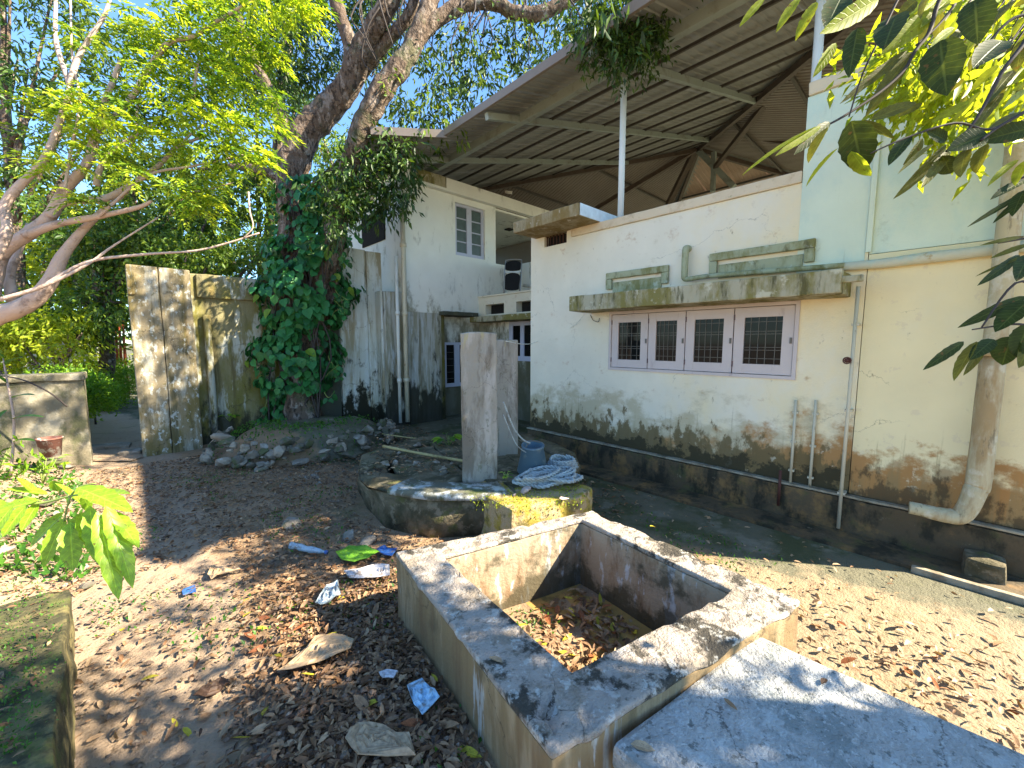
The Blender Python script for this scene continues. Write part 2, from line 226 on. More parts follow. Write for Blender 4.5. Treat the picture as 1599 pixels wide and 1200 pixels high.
M['lf_bright'] = leafmat('young_feathery_leaves', [(.18, .32, .02), (.30, .42, .03), (.46, .54, .06)], .5)
M['lf_mid2'] = leafmat('green_feathery_leaves', [(.05, .13, .015), (.10, .20, .02), (.18, .27, .02)], .45)
M['lf_mid3'] = leafmat('garden_green_leaves', [(.025, .06, .012), (.06, .13, .018), (.15, .22, .025)], .4)
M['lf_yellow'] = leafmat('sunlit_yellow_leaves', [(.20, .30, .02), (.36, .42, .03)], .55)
M['lf_vine'] = leafmat('vine_leaves', [(.012, .07, .02), (.03, .15, .04), (.06, .24, .06)], .25, .45, .3)
M['lf_vine_y'] = leafmat('young_vine_leaves', [(.13, .30, .03), (.25, .34, .04)], .4)
M['lf_fg_dark'] = leafmat('thick_dark_leaves', [(.018, .035, .008), (.03, .05, .008), (.045, .05, .01)], .25, .55, .2, True, .45)  # dark leaf green, deepened in the colour for a backlit look
M['lf_fg_light'] = leafmat('thin_lit_leaves', [(.20, .27, .03), (.28, .34, .03), (.18, .22, .03)], .55, .5, .2, True, .45)  # pale copy of the leaf, sunlight on it put into the colour
M['lf_fg_olive'] = leafmat('olive_leaves', [(.08, .10, .02), (.12, .13, .025), (.09, .08, .025)], .4, .5, .2, True, .45)  # olive leaf, also darkened in the colour for a backlit look
M['lf_sap'] = leafmat('lime_green_leaves', [(.19, .34, .02), (.26, .42, .03)], .45, .35, .4, True, .9)
M['lf_hedge'] = leafmat('hedge_leaves', [(.06, .15, .01), (.14, .28, .015), (.22, .36, .02)], .4)
M['lf_weed'] = leafmat('weed_leaves', [(.03, .11, .015), (.08, .2, .02)], .4)
M['lit_brown'] = leafmat('dry_brown_leaves', [(.08, .04, .022), (.20, .11, .055), (.36, .22, .12), (.14, .075, .04), (.46, .31, .18)], .12, .6, .2, veins=.8)
M['lit_tan'] = leafmat('dry_tan_leaves', [(.33, .22, .13), (.42, .30, .18)], .1, .6, veins=.8)
M['lit_red'] = leafmat('dry_reddish_leaves', [(.22, .07, .03), (.30, .11, .04)], .15, .6, veins=.8)
M['lit_yel'] = leafmat('fallen_yellow_leaves', [(.50, .36, .03), (.42, .42, .04)], .2, .5, veins=.8)
M['lit_dark'] = leafmat('rotting_dark_leaves', [(.035, .022, .015), (.09, .05, .03)], .05, .6, veins=.8)
M['rope'] = weathered('worn_blue_grey_rope', (.36, .40, .40), [((.20, .20, .19), (14, 14, 14), .5, .62, .7)], bump=.3, bscale=200)
M['bucket'] = weathered('blue_bucket_rubber', (.085, .14, .18), [((.22, .25, .24), (9, 9, 9), .52, .66, .6)], rough=.5, bump=.1)
M['bluerubbish'] = plain('blue_plastic', (.04, .14, .42), .4, bump=.5)
M['skyblue'] = plain('pale_blue_paper', (.36, .56, .70), .5, bump=.4)
M['clear'] = plain('cloudy_clear_plastic', (.42, .52, .58), .2, spec=.7, alpha=.75, bump=.6, bs=25)
M['whiteplastic'] = plain('white_plastic', (.46, .46, .48), .45, bump=.6)
M['greenleafbig'] = leafmat('green_sheet', [(.16, .40, .03), (.20, .44, .04)], .2, .4)
M['redpot'] = weathered('worn_red_bucket', (.19, .085, .065), [((.45, .42, .38), (8, 8, 8), .5, .58, .8)], bump=.2)
M['bamboo'] = weathered('old_bamboo', (.34, .28, .13), [((.12, .09, .04), (8, 8, 8), .5, .66, .7)], bump=.2)
M['redstem'] = plain('red_palm_stem', (.35, .07, .02), .5)
M['hutroof'] = weathered('hut_roof', (.18, .15, .12), [((.35, .32, .28), (3, 3, 3), .5, .65, .7)])

# ------------------------------------------------------------ object helpers
def link(name, me, mat=None, parent=None):
    o = bpy.data.objects.new(name, me); COL.objects.link(o)
    if mat is not None and me is not None and not me.materials: me.materials.append(mat)
    if parent is not None: o.parent = parent; 
    return o
def tag(o, label, cat=None, group=None):
    o['label'] = label
    if cat: o['category'] = cat
    if group: o['group'] = group
    return o
def thing(name, label, cat, loc=(0, 0, 0), group=None):
    o = bpy.data.objects.new(name, None); o.empty_display_size = .1; o.location = loc; COL.objects.link(o)
    return tag(o, label, cat, group)
def struct(o, label=None):
    o['kind'] = 'structure'
    if label: o['label'] = label
    return o
def mesh(name, vs, fs, mat, parent=None, sm=False, loc=None):
    me = bpy.data.meshes.new(name)
    off = parent.location if (parent is not None and parent.parent is None) else (parent.parent.location if parent is not None else None)
    vs = [Vector(v) for v in vs]
    if off is not None: vs = [v-off for v in vs]
    me.from_pydata(vs, [], fs); me.update()
    if sm: me.polygons.foreach_set('use_smooth', [True]*len(me.polygons))
    return link(name, me, mat, parent)
def from_bm(name, bm, mat, parent=None, sm=False):
    vs = [v.co.copy() for v in bm.verts]; bm.verts.index_update(); fs = [[v.index for v in f.verts] for f in bm.faces]; bm.free()
    return mesh(name, vs, fs, mat, parent, sm)
def rough_bm(bm, amp, cell=.12, freq=6):
    """subdivide long edges and wobble the surface a little so cast cement is not razor straight"""
    for _ in range(6):
        es = [e for e in bm.edges if e.calc_length() > cell*2]
        if not es or len(bm.verts) > 14000: break
        bmesh.ops.subdivide_edges(bm, edges=es, cuts=1, use_grid_fill=True)
    for v in bm.verts:
        p = v.co*freq; n = Vector((noise.noise(p), noise.noise(p+Vector((9, 2, 4))), noise.noise(p+Vector((3, 8, 1)))))
        q = v.co*freq*5; n2 = Vector((noise.noise(q), noise.noise(q+Vector((9, 2, 4))), noise.noise(q+Vector((3, 8, 1)))))
        v.co += n*amp+n2*amp*.35
def prism(name, pts, z0, z1, mat, parent=None, bev=.01, rough=0, cell=.12, sm=False, topz=None):
    """solid with polygon pts (list of xy) between z0 and z1"""
    bm = bmesh.new(); n = len(pts)
    lo = [bm.verts.new((p[0], p[1], z0)) for p in pts]; hi = [bm.verts.new((p[0], p[1], z1 if topz is None else topz[i])) for i, p in enumerate(pts)]
    bm.faces.new(lo); bm.faces.new(hi)
    for i in range(n): bm.faces.new((lo[i], lo[(i+1) % n], hi[(i+1) % n], hi[i]))
    bmesh.ops.recalc_face_normals(bm, faces=bm.faces)
    if bev: bmesh.ops.bevel(bm, geom=bm.edges[:], offset=bev, segments=2, affect='EDGES', profile=.6)
    if rough: bmesh.ops.triangulate(bm, faces=[f for f in bm.faces if len(f.verts) > 4]); rough_bm(bm, rough, cell)
    return from_bm(name, bm, mat, parent, sm)
def box(name, a, b, mat, parent=None, bev=.006, rough=0, cell=.12):
    x0, x1 = sorted((a[0], b[0])); y0, y1 = sorted((a[1], b[1])); z0, z1 = sorted((a[2], b[2]))
    return prism(name, [(x0, y0), (x1, y0), (x1, y1), (x0, y1)], z0, z1, mat, parent, min(bev, .45*min(x1-x0, y1-y0, z1-z0)), rough, cell)
def crm(pts, n):
    """Catmull-Rom through (Vector, radius)"""
    P = [pts[0]]+list(pts)+[pts[-1]]; out = []
    for i in range(1, len(P)-2):
        for k in range(n):
            t = k/n; r = []
            a, b, c, d = P[i-1], P[i], P[i+1], P[i+2]
            f = lambda a, b, c, d: .5*((2*b)+(-a+c)*t+(2*a-5*b+4*c-d)*t*t+(-a+3*b-3*c+d)*t**3)
            out.append((f(Vector(a[0]), Vector(b[0]), Vector(c[0]), Vector(d[0])), b[1]+(c[1]-b[1])*t))
    out.append((Vector(pts[-1][0]), pts[-1][1])); return out
def tube_data(path, sides=8, wob=0, cap=True):
    vs, fs = [], []; prev = None; base = 0
    T = []
    for i in range(len(path)):
        a = path[max(0, i-1)][0]; b = path[min(len(path)-1, i+1)][0]; t = (b-a)
        T.append(t.normalized() if t.length > 1e-9 else Vector((0, 0, 1)))
    nrm = T[0].orthogonal().normalized()
    for i, (p, r) in enumerate(path):
        nrm = (nrm-T[i]*nrm.dot(T[i]))
        nrm = nrm.normalized() if nrm.length > 1e-6 else T[i].orthogonal().normalized()
        bn = T[i].cross(nrm)
        for s in range(sides):
            a = 2*math.pi*s/sides; d = nrm*math.cos(a)+bn*math.sin(a)
            rr = r*(1+(wob*noise.noise((p+d*r)*5) if wob else 0)+(wob*.6*noise.noise((p+d*r)*14) if wob else 0))
            vs.append(p+d*rr)
    m = len(path)
    for i in range(m-1):
        for s in range(sides):
            s2 = (s+1) % sides; fs.append((i*sides+s, i*sides+s2, (i+1)*sides+s2, (i+1)*sides+s))
    if cap: fs.append(tuple(range(sides-1, -1, -1))); fs.append(tuple((m-1)*sides+s for s in range(sides)))
    return vs, fs
def tube(name, pts, mat, parent=None, sides=8, n=6, wob=0, sm=True):
    path = crm([(Vector(p), r) for p, r in pts], n) if n > 1 else [(Vector(p), r) for p, r in pts]
    vs, fs = tube_data(path, sides, wob); return mesh(name, vs, fs, mat, parent, sm)
def tubes(name, lst, mat, parent=None, sides=6, n=4, wob=0):
    V, Fc = [], []
    for pts in lst:
        path = crm([(Vector(p), r) for p, r in pts], n) if n > 1 else [(Vector(p), r) for p, r in pts]
        vs, fs = tube_data(path, sides, wob); o = len(V); V += vs; Fc += [tuple(i+o for i in f) for f in fs]
    return mesh(name, V, Fc, mat, parent, True)
def bar(name, a, b, w, mat, parent=None, h=None, upv=(0, 0, 1)):
    """square section member from a to b"""
    a = Vector(a); b = Vector(b); t = (b-a).normalized(); u = Vector(upv); s = t.cross(u)
    s = s.normalized() if s.length > 1e-4 else t.orthogonal().normalized(); u = s.cross(t).normalized(); h = h or w
    vs = [p+s*sx*w/2+u*sy*h/2 for p in (a, b) for sx, sy in ((-1, -1), (1, -1), (1, 1), (-1, 1))]
    return mesh(name, vs, [(0, 3, 2, 1), (4, 5, 6, 7), (0, 1, 5, 4), (1, 2, 6, 5), (2, 3, 7, 6), (3, 0, 4, 7)], mat, parent)
def lathe(name, prof, mat, parent=None, seg=24, mtx=None, sm=True):
    vs, fs = [], []; m = len(prof)
    for i in range(seg):
        a = 2*math.pi*i/seg
        for r, z in prof: vs.append(Vector((r*math.cos(a), r*math.sin(a), z)))
    for i in range(seg):
        j = (i+1) % seg
        for k in range(m-1): fs.append((i*m+k, j*m+k, j*m+k+1, i*m+k+1))
    if mtx is not None: vs = [mtx @ v for v in vs]
    return mesh(name, vs, fs, mat, parent, sm)

# ------------------------------------------------------------ leaf clouds (numpy)
def unit(a): return a/np.maximum(np.linalg.norm(a, axis=1, keepdims=True), 1e-9)
def leaf_mesh(name, P, A, Nn, L, W, mat, parent=None, fold=.18, six=False):
    """P base, A axis unit, Nn normal, L length, W width: folded leaves, 2 tris each (4 when six)"""
    n = len(P); A = unit(A); S = unit(np.cross(A, Nn)); Nn = np.cross(S, A)
    L = np.broadcast_to(L, (n,))[:, None]; W = np.broadcast_to(W, (n,))[:, None]
    if not six:
        v = np.stack([P, P+A*L*.45+S*W*.5+Nn*W*fold, P+A*L-Nn*L*.10, P+A*L*.45-S*W*.5+Nn*W*fold], 1).reshape(-1, 3)
        idx = (np.arange(n)[:, None]*4+np.array([0, 1, 2, 0, 2, 3])).reshape(-1); k = 6; nf = 2
    else:
        v = np.stack([P, P+A*L*.25+S*W*.42+Nn*W*fold, P+A*L*.65+S*W*.40+Nn*W*fold-Nn*L*.04, P+A*L-Nn*L*.14,
                      P+A*L*.65-S*W*.40+Nn*W*fold-Nn*L*.04, P+A*L*.25-S*W*.42+Nn*W*fold, P+A*L*.45], 1).reshape(-1, 3)
        idx = (np.arange(n)[:, None]*7+np.array([0, 1, 6, 1, 2, 6, 2, 3, 6, 3, 4, 6, 4, 5, 6, 5, 0, 6])).reshape(-1); nf = 6
    off = parent.location if (parent is not None and parent.parent is None) else (parent.parent.location if parent is not None else None)
    if off is not None: v = v-np.array(off)
    me = bpy.data.meshes.new(name); me.vertices.add(len(v)); me.vertices.foreach_set('co', v.astype(np.float32).ravel())
    me.loops.add(len(idx)); me.loops.foreach_set('vertex_index', idx.astype(np.int32))
    nfaces = n*nf; me.polygons.add(nfaces); me.polygons.foreach_set('loop_start', np.arange(0, nfaces*3, 3, dtype=np.int32))
    try: me.polygons.foreach_set('loop_total', np.full(nfaces, 3, dtype=np.int32))
    except Exception: pass
    me.update(calc_edges=True); me.validate()
    return link(name, me, mat, parent)
def cloud(name, cl, mat, parent, L=.12, W=.045, dens=1.0, droop=.5, gap=.0, six=False):
    """cl: list of (centre, radius, count[, squash]); leaves grouped in twigs so gaps stay open"""
    Ps, As = [], []
    for c in cl:
        cen = np.array(c[0]); r = c[1]; n = int(c[2]*dens); sq = c[3] if len(c) > 3 else .75
        k = max(3, n//9)
        d = unit(rng.normal(size=(k, 3))); rad = r*rng.random((k, 1))**.45; tw = cen+d*rad*np.array([1, 1, sq])
        td = unit(d+rng.normal(size=(k, 3))*.7+np.array([0, 0, -droop*.6]))
        j = rng.integers(0, k, n); s = rng.random((n, 1))
        Ps.append(tw[j]+td[j]*s*L*3.0+rng.normal(size=(n, 3))*L*.22)
        As.append(td[j]*.7+rng.normal(size=(n, 3))*.65+np.array([0, 0, -droop]))
    P = np.concatenate(Ps); A = np.concatenate(As); n = len(P)
    Nn = rng.normal(size=(n, 3))+np.array([0, 0, 1.1])
    sc_ = rng.uniform(.65, 1.25, n)
    return leaf_mesh(name, P, A, Nn, L*sc_, W*sc_, mat, parent, six=six)
def sprays(name, pts, mat, parent, n, Lr=.28, leaf=.075, w=.026):
    """feathery compound leaves: rachis with two rows of leaflets hanging outwards; pts: (centre, radius, weight)"""
    wt = np.array([p[2] for p in pts]); wt = wt/wt.sum(); j = rng.choice(len(pts), n, p=wt)
    C0 = np.array([list(p[0]) for p in pts])[j]; R = np.array([p[1] for p in pts])[j][:, None]
    d = unit(rng.normal(size=(n, 3))); base = C0+d*R*rng.random((n, 1))**.5*np.array([1, 1, .55])
    az = rng.uniform(0, 2*math.pi, n); ax = np.stack([np.cos(az), np.sin(az), rng.uniform(-.55, .25, n)], 1)
    ax = unit(ax+.5*rt); m = 15; P, A, Nn, LL = [], [], [], []
    side = unit(np.cross(ax, [0, 0, 1.])); nr = np.cross(side, ax)
    for i in range(m):
        t = i/(m-1); s = 1 if i % 2 else -1
        p = base+ax*Lr*t*1.0+np.array([0, 0, -1])*Lr*.45*t*t
        P.append(p); A.append(side*s*(1-.6*t)+ax*(.35+.8*t)+np.array([0, 0, -.25])+rng.normal(size=(n, 3))*.12); Nn.append(nr+rng.normal(size=(n, 3))*.35); LL.append(leaf*(1-.35*t)*rng.uniform(.8, 1.2, n))
    P = np.concatenate(P); A = np.concatenate(A); Nn = np.concatenate(Nn); LL = np.concatenate(LL)
    return leaf_mesh(name, P, A, Nn, LL, LL*w/leaf, mat, parent)
def bigleaf_mesh(name, base, tip, width, nrm, mat, parent=None, bend=.12, segs=7, serr=.03, shape='ovate', tris=True):
    base = Vector(base); tip = Vector(tip); ax = tip-base; L = ax.length; ax.normalize(); n = Vector(nrm); s = ax.cross(n).normalized(); n = s.cross(ax).normalized()
    vs, fs = [], []
    for i in range(segs+1):
        t = i/segs
        if shape == 'heart': w = math.sin(math.pi*min(1, t*.86+.14))**.8*(1.15-.55*t)
        else: w = 2.62*t**.62*(1-t)**.80
        if i == 0: w = .02 if shape != 'heart' else .45
        if i == segs: w = 0.01
        w *= width/2*(1+serr*math.sin(i*9.1)); c = base+ax*L*t-n*L*bend*(t*t)*1.0
        k = w*.34
        vs += [c+s*w+n*k, c, c-s*w+n*k]
    for i in range(segs):
        a = i*3; fs += [(a, a+1, a+4, a+3), (a+1, a+2, a+5, a+4)]
    o = mesh(name, vs, fs, mat, parent, True); uvl = o.data.uv_layers.new(name='leaf')
    for lp in o.data.loops: i = lp.vertex_index; uvl.data[lp.index].uv = ((3, 2, 1)[i % 3], (i//3)/segs)
    return o

# ============================================================ SETTING
# yard ground: fine near the camera, one sheet to the horizon
def grid_ground():
    xs = [-400, -120, -40, -16, -8]+[(-5+i*.075) for i in range(0, 134)]+[6, 9, 16, 40, 120, 400]
    ys = [-400, -120, -40, -14, -7, -4]+[(-2+i*.075) for i in range(0, 170)]+[11, 13, 16, 24, 60, 150, 400]
    vs, fs = [], []
    for y in ys:
        for x in xs: vs.append((x, y, gz(x, y)))
    nx = len(xs)
    for j in range(len(ys)-1):
        for i in range(nx-1): a = j*nx+i; fs.append((a, a+1, a+nx+1, a+nx))
    return mesh('ground', vs, fs, M['soil'], None, True)
struct(grid_ground(), 'brown bare soil of the yard strewn with leaves')
def patch(name, pts, mat, dz=.006, label=None, step=.1):
    """sheet following the yard a few millimetres above it, inside polygon pts"""
    from mathutils.geometry import intersect_point_tri_2d
    bm = bmesh.new(); f = bm.faces.new([bm.verts.new((p[0], p[1], 0)) for p in pts]); bmesh.ops.triangulate(bm, faces=[f])
    for _ in range(7):
        es = [e for e in bm.edges if e.calc_length() > step*2.2]
        if not es: break
        bmesh.ops.subdivide_edges(bm, edges=es, cuts=1); bmesh.ops.triangulate(bm, faces=[g for g in bm.faces if len(g.verts) > 3])
    for v in bm.verts: v.co.z = gz(v.co.x, v.co.y)+dz+.012
    for g in bm.faces:
        if g.normal.z < 0: g.normal_flip()
    o = from_bm(name, bm, mat, None, True); struct(o, label); return o
def wavy(pts, amp=.08, n=6):
    out = []
    for i in range(len(pts)):
        a = Vector((*pts[i], 0)); b = Vector((*pts[(i+1) % len(pts)], 0)); d = (b-a); nrm = Vector((-d.y, d.x, 0)).normalized()
        for k in range(n):
            t = k/n; p = a+d*t; out.append(tuple((p+nrm*amp*noise.noise(p*2.5))[:2]))
    return out
# drain kerb and gutter strip near the wall foot
o = prism('drain_kerb', [(4.38, -1.3), (4.43, -1.3), (4.43, .1), (4.38, .1)], -.02, .05, M['ledge'], None, .01, .006); struct(o, 'thin cement kerb of the wall-foot drain')
o = prism('drain_channel', [(4.432, -1.3), (4.80, -1.3), (4.80, 4.8), (4.432, 4.8)], -.05, .03, M['plinth'], None, 0); struct(o, 'dark drain channel at the foot of the annex wall')
# garden path behind the opening in the boundary wall
o = patch('garden_path', [(-.1, 8.4), (.5, 9.3), (-.3, 16), (-1.3, 16), (-.9, 9.2)], M['soil'], .006, 'dark earth path leading through the gap in the boundary wall')

# ============================================================ ANNEX (right building)
XW = 4.9
annex = thing('annex_building', 'single storey white annex with four casement window, mossy canopy and damp stained wall at right', 'building', (XW, 2, 0))
Yc, Yt, Ye = 4.80, 1.12, -0.62
hW = PX(1100, 306, XW).z; hT = PX(1262, 133, XW).z
wL, wR = PX(957, 490, XW), PX(1236, 588, XW); wt_ = PX(1236, 476, XW).z; wb = wR.z; wy0, wy1 = wR.y, PX(955, 530, XW).y
vz0, vz1, vy0, vy1 = PX(867, 383, XW).z, PX(867, 357, XW).z, PX(885, 370, XW).y, PX(850, 370, XW).y
LZ = .375
def wallpanel(nm, y0, y1, z0, z1, mat, par, x=XW, th=.22): return box(nm, (x, y0, z0), (x+th, y1, z1), mat, par, .003)
def wall_with_holes(nm, y0, y1, z0, z1, holes, mat, par, x=XW, th=.22):
    """one wall mesh, rectangular holes (ya,yb,za,zb) left open"""
    ys = sorted({y0, y1, *[h[0] for h in holes], *[h[1] for h in holes]}); zs = sorted({z0, z1, *[h[2] for h in holes], *[h[3] for h in holes]})
    bm = bmesh.new()
    def V(a, y, z): return bm.verts.new((a, y, z))
    solid = lambda yc, zc: not any(h[0] < yc < h[1] and h[2] < zc < h[3] for h in holes)
    for i in range(len(ys)-1):
        for j in range(len(zs)-1):
            if solid((ys[i]+ys[i+1])/2, (zs[j]+zs[j+1])/2):
                for a in (x, x+th): bm.faces.new((V(a, ys[i], zs[j]), V(a, ys[i], zs[j+1]), V(a, ys[i+1], zs[j+1]), V(a, ys[i+1], zs[j])))
    def ring(ya, yb, za, zb):
        for (p, q) in (((ya, za), (yb, za)), ((yb, za), (yb, zb)), ((yb, zb), (ya, zb)), ((ya, zb), (ya, za))):
            bm.faces.new((V(x, *p), V(x, *q), V(x+th, *q), V(x+th, *p)))
    ring(y0, y1, z0, z1)
    for h in holes: ring(*h)
    bmesh.ops.remove_doubles(bm, verts=bm.verts, dist=1e-5); bmesh.ops.recalc_face_normals(bm, faces=bm.faces)
    return from_bm(nm, bm, mat, par)
yk = PX(893, 360, XW).y
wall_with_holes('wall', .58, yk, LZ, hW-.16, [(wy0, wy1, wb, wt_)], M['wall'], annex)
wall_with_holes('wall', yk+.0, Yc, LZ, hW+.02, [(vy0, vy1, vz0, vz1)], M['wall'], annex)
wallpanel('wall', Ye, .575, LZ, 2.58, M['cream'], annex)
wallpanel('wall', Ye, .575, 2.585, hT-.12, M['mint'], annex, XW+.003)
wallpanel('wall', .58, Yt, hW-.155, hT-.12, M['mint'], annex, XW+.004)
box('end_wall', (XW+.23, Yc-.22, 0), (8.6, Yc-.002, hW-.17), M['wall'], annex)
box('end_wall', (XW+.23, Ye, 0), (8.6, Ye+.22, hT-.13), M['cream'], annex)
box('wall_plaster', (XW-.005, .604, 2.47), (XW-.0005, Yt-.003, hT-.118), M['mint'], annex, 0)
# parapet lips
o = box('coping', (XW-.025, Yt+.004, hW-.11), (XW+.25, PX(893, 360, XW).y, hW), M['tanband'], annex, .012, .006, .15)
box('wall', (XW+.002, Yt, hW-.159), (XW+.2, PX(893, 360, XW).y, hW-.112), M['wall'], annex, .001)
o = box('coping', (XW-.03, Ye, hT-.115), (XW+.25, Yt-.004, hT), M['tanband'], annex, .015, .01, .12)
box('pilaster_edge', (XW-.025, .56, 2.60), (XW+.002, .60, hT-.12), M['mint'], annex, .004)
box('roof_slab', (XW+.24, Ye+.25, 3.02), (8.58, Yc-.25, 3.14), M['ledge'], annex, .01)
# plinth and ledge
box('plinth', (XW-.07, Ye, -.05), (XW+.2, Yc, LZ-.035), M['plinth'], annex, .01, .008, .15)
box('ledge', (XW-.08, Ye, LZ-.022), (XW-.002, Yc+.01, LZ-.002), M['ledge'], annex, .006, .005, .12)
# roof corner slab (brown front, pale blue side)
s0 = PX(903, 335, XW-.5); sx = XW-.5; zt_ = PX(903, 316, sx).z; zb_ = PX(903, 336, sx).z; ys1 = PX(801, 357, sx).y
box('corner_slab', (sx, s0.y, zb_), (6.2, ys1, zt_), M['chajja_brown'], annex, .012, .006, .12)
box('slab_side_face', (sx+.03, s0.y-.012, zb_+.006), (6.2, s0.y-.0005, zt_-.004), M['bluepaint'], annex, .002)
# vent grille
box('vent', (XW+.1, vy0, vz0), (XW+.12, vy1, vz1), M['dark'], annex, 0)
for k in range(7):
    y = vy0+(vy1-vy0)*(k+.5)/7; box('grille_bar', (XW+.03, y-.008, vz0), (XW+.045, y+.008, vz1), M['grille'], annex, 0)
# canopy over the window
cx = XW-.5; ca, cb = PX(888, 480, cx), PX(1313, 440, cx)
ct, cbz = PX(1300, 421, cx).z, PX(1300, 458, cx).z
prism('window_canopy', [(cx, cb.y), (XW-.002, cb.y), (XW-.002, ca.y), (cx, ca.y)], cbz, ct, M['chajja'], annex, .012, .008, .1)
box('canopy_spout', (cx+.02, cb.y-.14, ct-.115), (cx+.075, cb.y+.04, ct-.06), M['chajja'], annex, .01)
# raised mouldings above the canopy
def moulding(x0, x1, ytopL, ytopR, drop):
    y1, y0 = PX(x0, ytopL, XW).y, PX(x1, ytopR, XW).y; zt = PX(x1, ytopR, XW).z; w = .085; dx = .05
    box('moulding', (XW-dx, y0, zt-w), (XW-.002, y1, zt), M['green'], annex, .012, .005, .08)
    for (a, b) in ((y0, y0+w), (y1-w, y1)): box('moulding', (XW-dx+.002, a, zt-drop), (XW-.002, b, zt-w-.002), M['green'], annex, .01, .004, .08)
    box('moulding_panel', (XW-.02, y0+w+.01, zt-drop-.06), (XW-.003, y1-w-.01, zt-w-.045), M['green'], annex, .004)
moulding(949, 1046, 428, 414, .22); moulding(1110, 1275, 400, 373, .22)
# cornice pipe with elbow
pz = PX(1320, 415, XW-.07).z
e1 = PX(1072, 390, XW-.06); e2 = PX(1072, 437, XW-.06)
tube('elbow_pipe', [((XW+.05, e1.y, e1.z+.01), .038), ((XW-.05, e1.y, e1.z+.015), .038), ((XW-.085, e1.y, e1.z-.03), .038), ((XW-.085, e1.y, e2.z+.06), .036), ((XW-.085, e1.y-.005, e2.z+.015), .034), ((XW-.085, e1.y-.05, e2.z), .028), ((XW-.085, e1.y-.35, e2.z+.006), .026), ((XW-.085, cb.y+.05, pz), .026)], M['green'], annex, 10, 5, .06)
tube('cornice_pipe', [((XW-.06, cb.y+.22, pz), .03), ((XW-.05, cb.y-.2, pz-.012), .042), ((XW-.05, .2, pz-.005), .045), ((XW-.05, Ye, pz+.01), .045)], M['cornice'], annex, 10, 5, .15)
# window: frame, four casements with pane and bars
fr = mesh('window_frame', [], [], M['frame'], annex)
W4 = (wy1-wy0); dx = .03
def wbox(nm, ya, yb, za, zb, xa, xb, mat, par): return box(nm, (xa, ya, za), (xb, yb, zb), mat, par, .003)
bm = bmesh.new()
def bmbox(bm, a, b, bev=.004):
    x0, x1 = sorted((a[0], b[0])); y0, y1 = sorted((a[1], b[1])); z0, z1 = sorted((a[2], b[2]))
    r = bmesh.ops.create_cube(bm, size=1); vs = r['verts']
    for v in vs: v.co = Vector(((x0+x1)/2+v.co.x*(x1-x0), (y0+y1)/2+v.co.y*(y1-y0), (z0+z1)/2+v.co.z*(z1-z0)))
bpy.data.objects.remove(fr)
fo = .035; win = None
bmbox(bm, (XW-.02, wy0-fo, wt_), (XW+.06, wy1+fo, wt_+fo)); bmbox(bm, (XW-.02, wy0-fo, wb-fo), (XW+.06, wy1+fo, wb))
bmbox(bm, (XW-.018, wy0-fo, wb), (XW+.06, wy0, wt_)); bmbox(bm, (XW-.018, wy1, wb), (XW+.06, wy1+fo, wt_))
win = from_bm('window_frame', bm, M['frame'], annex)
box('window_backing', (XW+.16, wy0, wb), (XW+.17, wy1, wt_), M['dark'], annex, 0)
edges_px = [955, 1012, 1070, 1145, 1234]; ey = [PX(x, 530, XW).y for x in edges_px]; ey[0] = wy1; ey[-1] = wy0
for k in range(4):
    a, b = ey[k+1]+.006, ey[k]-.006; st = .115*(a-b)/(-.5) if False else .1
    bm = bmesh.new(); z0, z1 = wb+.006, wt_-.006; rb = .105
    bmbox(bm, (XW-.004, a, z0), (XW+.035, a+st, z1)); bmbox(bm, (XW-.004, b-st, z0), (XW+.035, b, z1))
    bmbox(bm, (XW-.002, a+st, z0), (XW+.033, b-st, z0+rb)); bmbox(bm, (XW-.002, a+st, z1-rb), (XW+.033, b-st, z1))
    for e in (bm.edges,): pass
    sash = from_bm('casement', bm, M['frame'], win)
    ga, gb, g0, g1 = a+st, b-st, z0+rb, z1-rb
    box('pane', (XW+.018, ga, g0), (XW+.022, gb, g1), M['glass'], annex, 0)
    bm = bmesh.new()
    for q in (.12, .30, .36, .64, .70, .90): bmbox(bm, (XW+.004, ga, g0+(g1-g0)*q-.0028), (XW+.010, gb, g0+(g1-g0)*q+.0028))
    for q in (.17, .42, .62, .83): bmbox(bm, (XW+.0105, ga+(gb-ga)*q-.003, g0), (XW+.016, ga+(gb-ga)*q+.003, g1))
    from_bm('window_bars', bm, M['bars'], win)
    box('latch', (XW-.016, a+.01, (z0+z1)/2-.03), (XW-.004, a+.03, (z0+z1)/2+.03), M['bars'], win, .002)
    for zz in (z0+.1, z1-.1): box('hinge', (XW-.012, b-.004, zz-.03), (XW-.004, b+.008, zz+.03), M['gap'], win, 0)
# thin pipes on the wall (each a thing)
def wpipe(nm, label, cat, x0, y0, x1, y1, r, off=.03, mat='pipe', grp=None):
    a = PX(x0, y0, XW-off); b = PX(x1, y1, XW-off); a.y = b.y = (a.y+b.y)/2
    t = thing(nm, label, cat, (XW-off, a.y, b.z), grp)
    tube('pipe', [(a, r), (b, r)], M[mat], t, 8, 1, 0)
    for k in ((.15, .5, .85) if (a-b).length > .6 else ()):
        p = a.lerp(b, k); box('bracket', (XW-off-r*.3, p.y-r*1.9, p.z-.01), (XW-.002, p.y+r*1.9, p.z+.01), M['pipe'], t, .002)
    return t, a, b
t, a, b = wpipe('water_pipe', 'long thin cream water pipe with a red valve running down the annex wall', 'pipe', 1336, 448, 1313, 826, .015, .105)
vz = PX(1325, 563, XW-.1).z
tube('valve', [((XW-.115, a.y+.03, vz), .022), ((XW-.16, a.y+.03, vz), .022)], M['rust'], t, 8, 1); tube('valve_wheel', [((XW-.16, a.y+.03+.028*math.cos(q), vz+.028*math.sin(q)), .006) for q in np.linspace(0, 6.28, 13)], M['rust'], t, 5, 1)
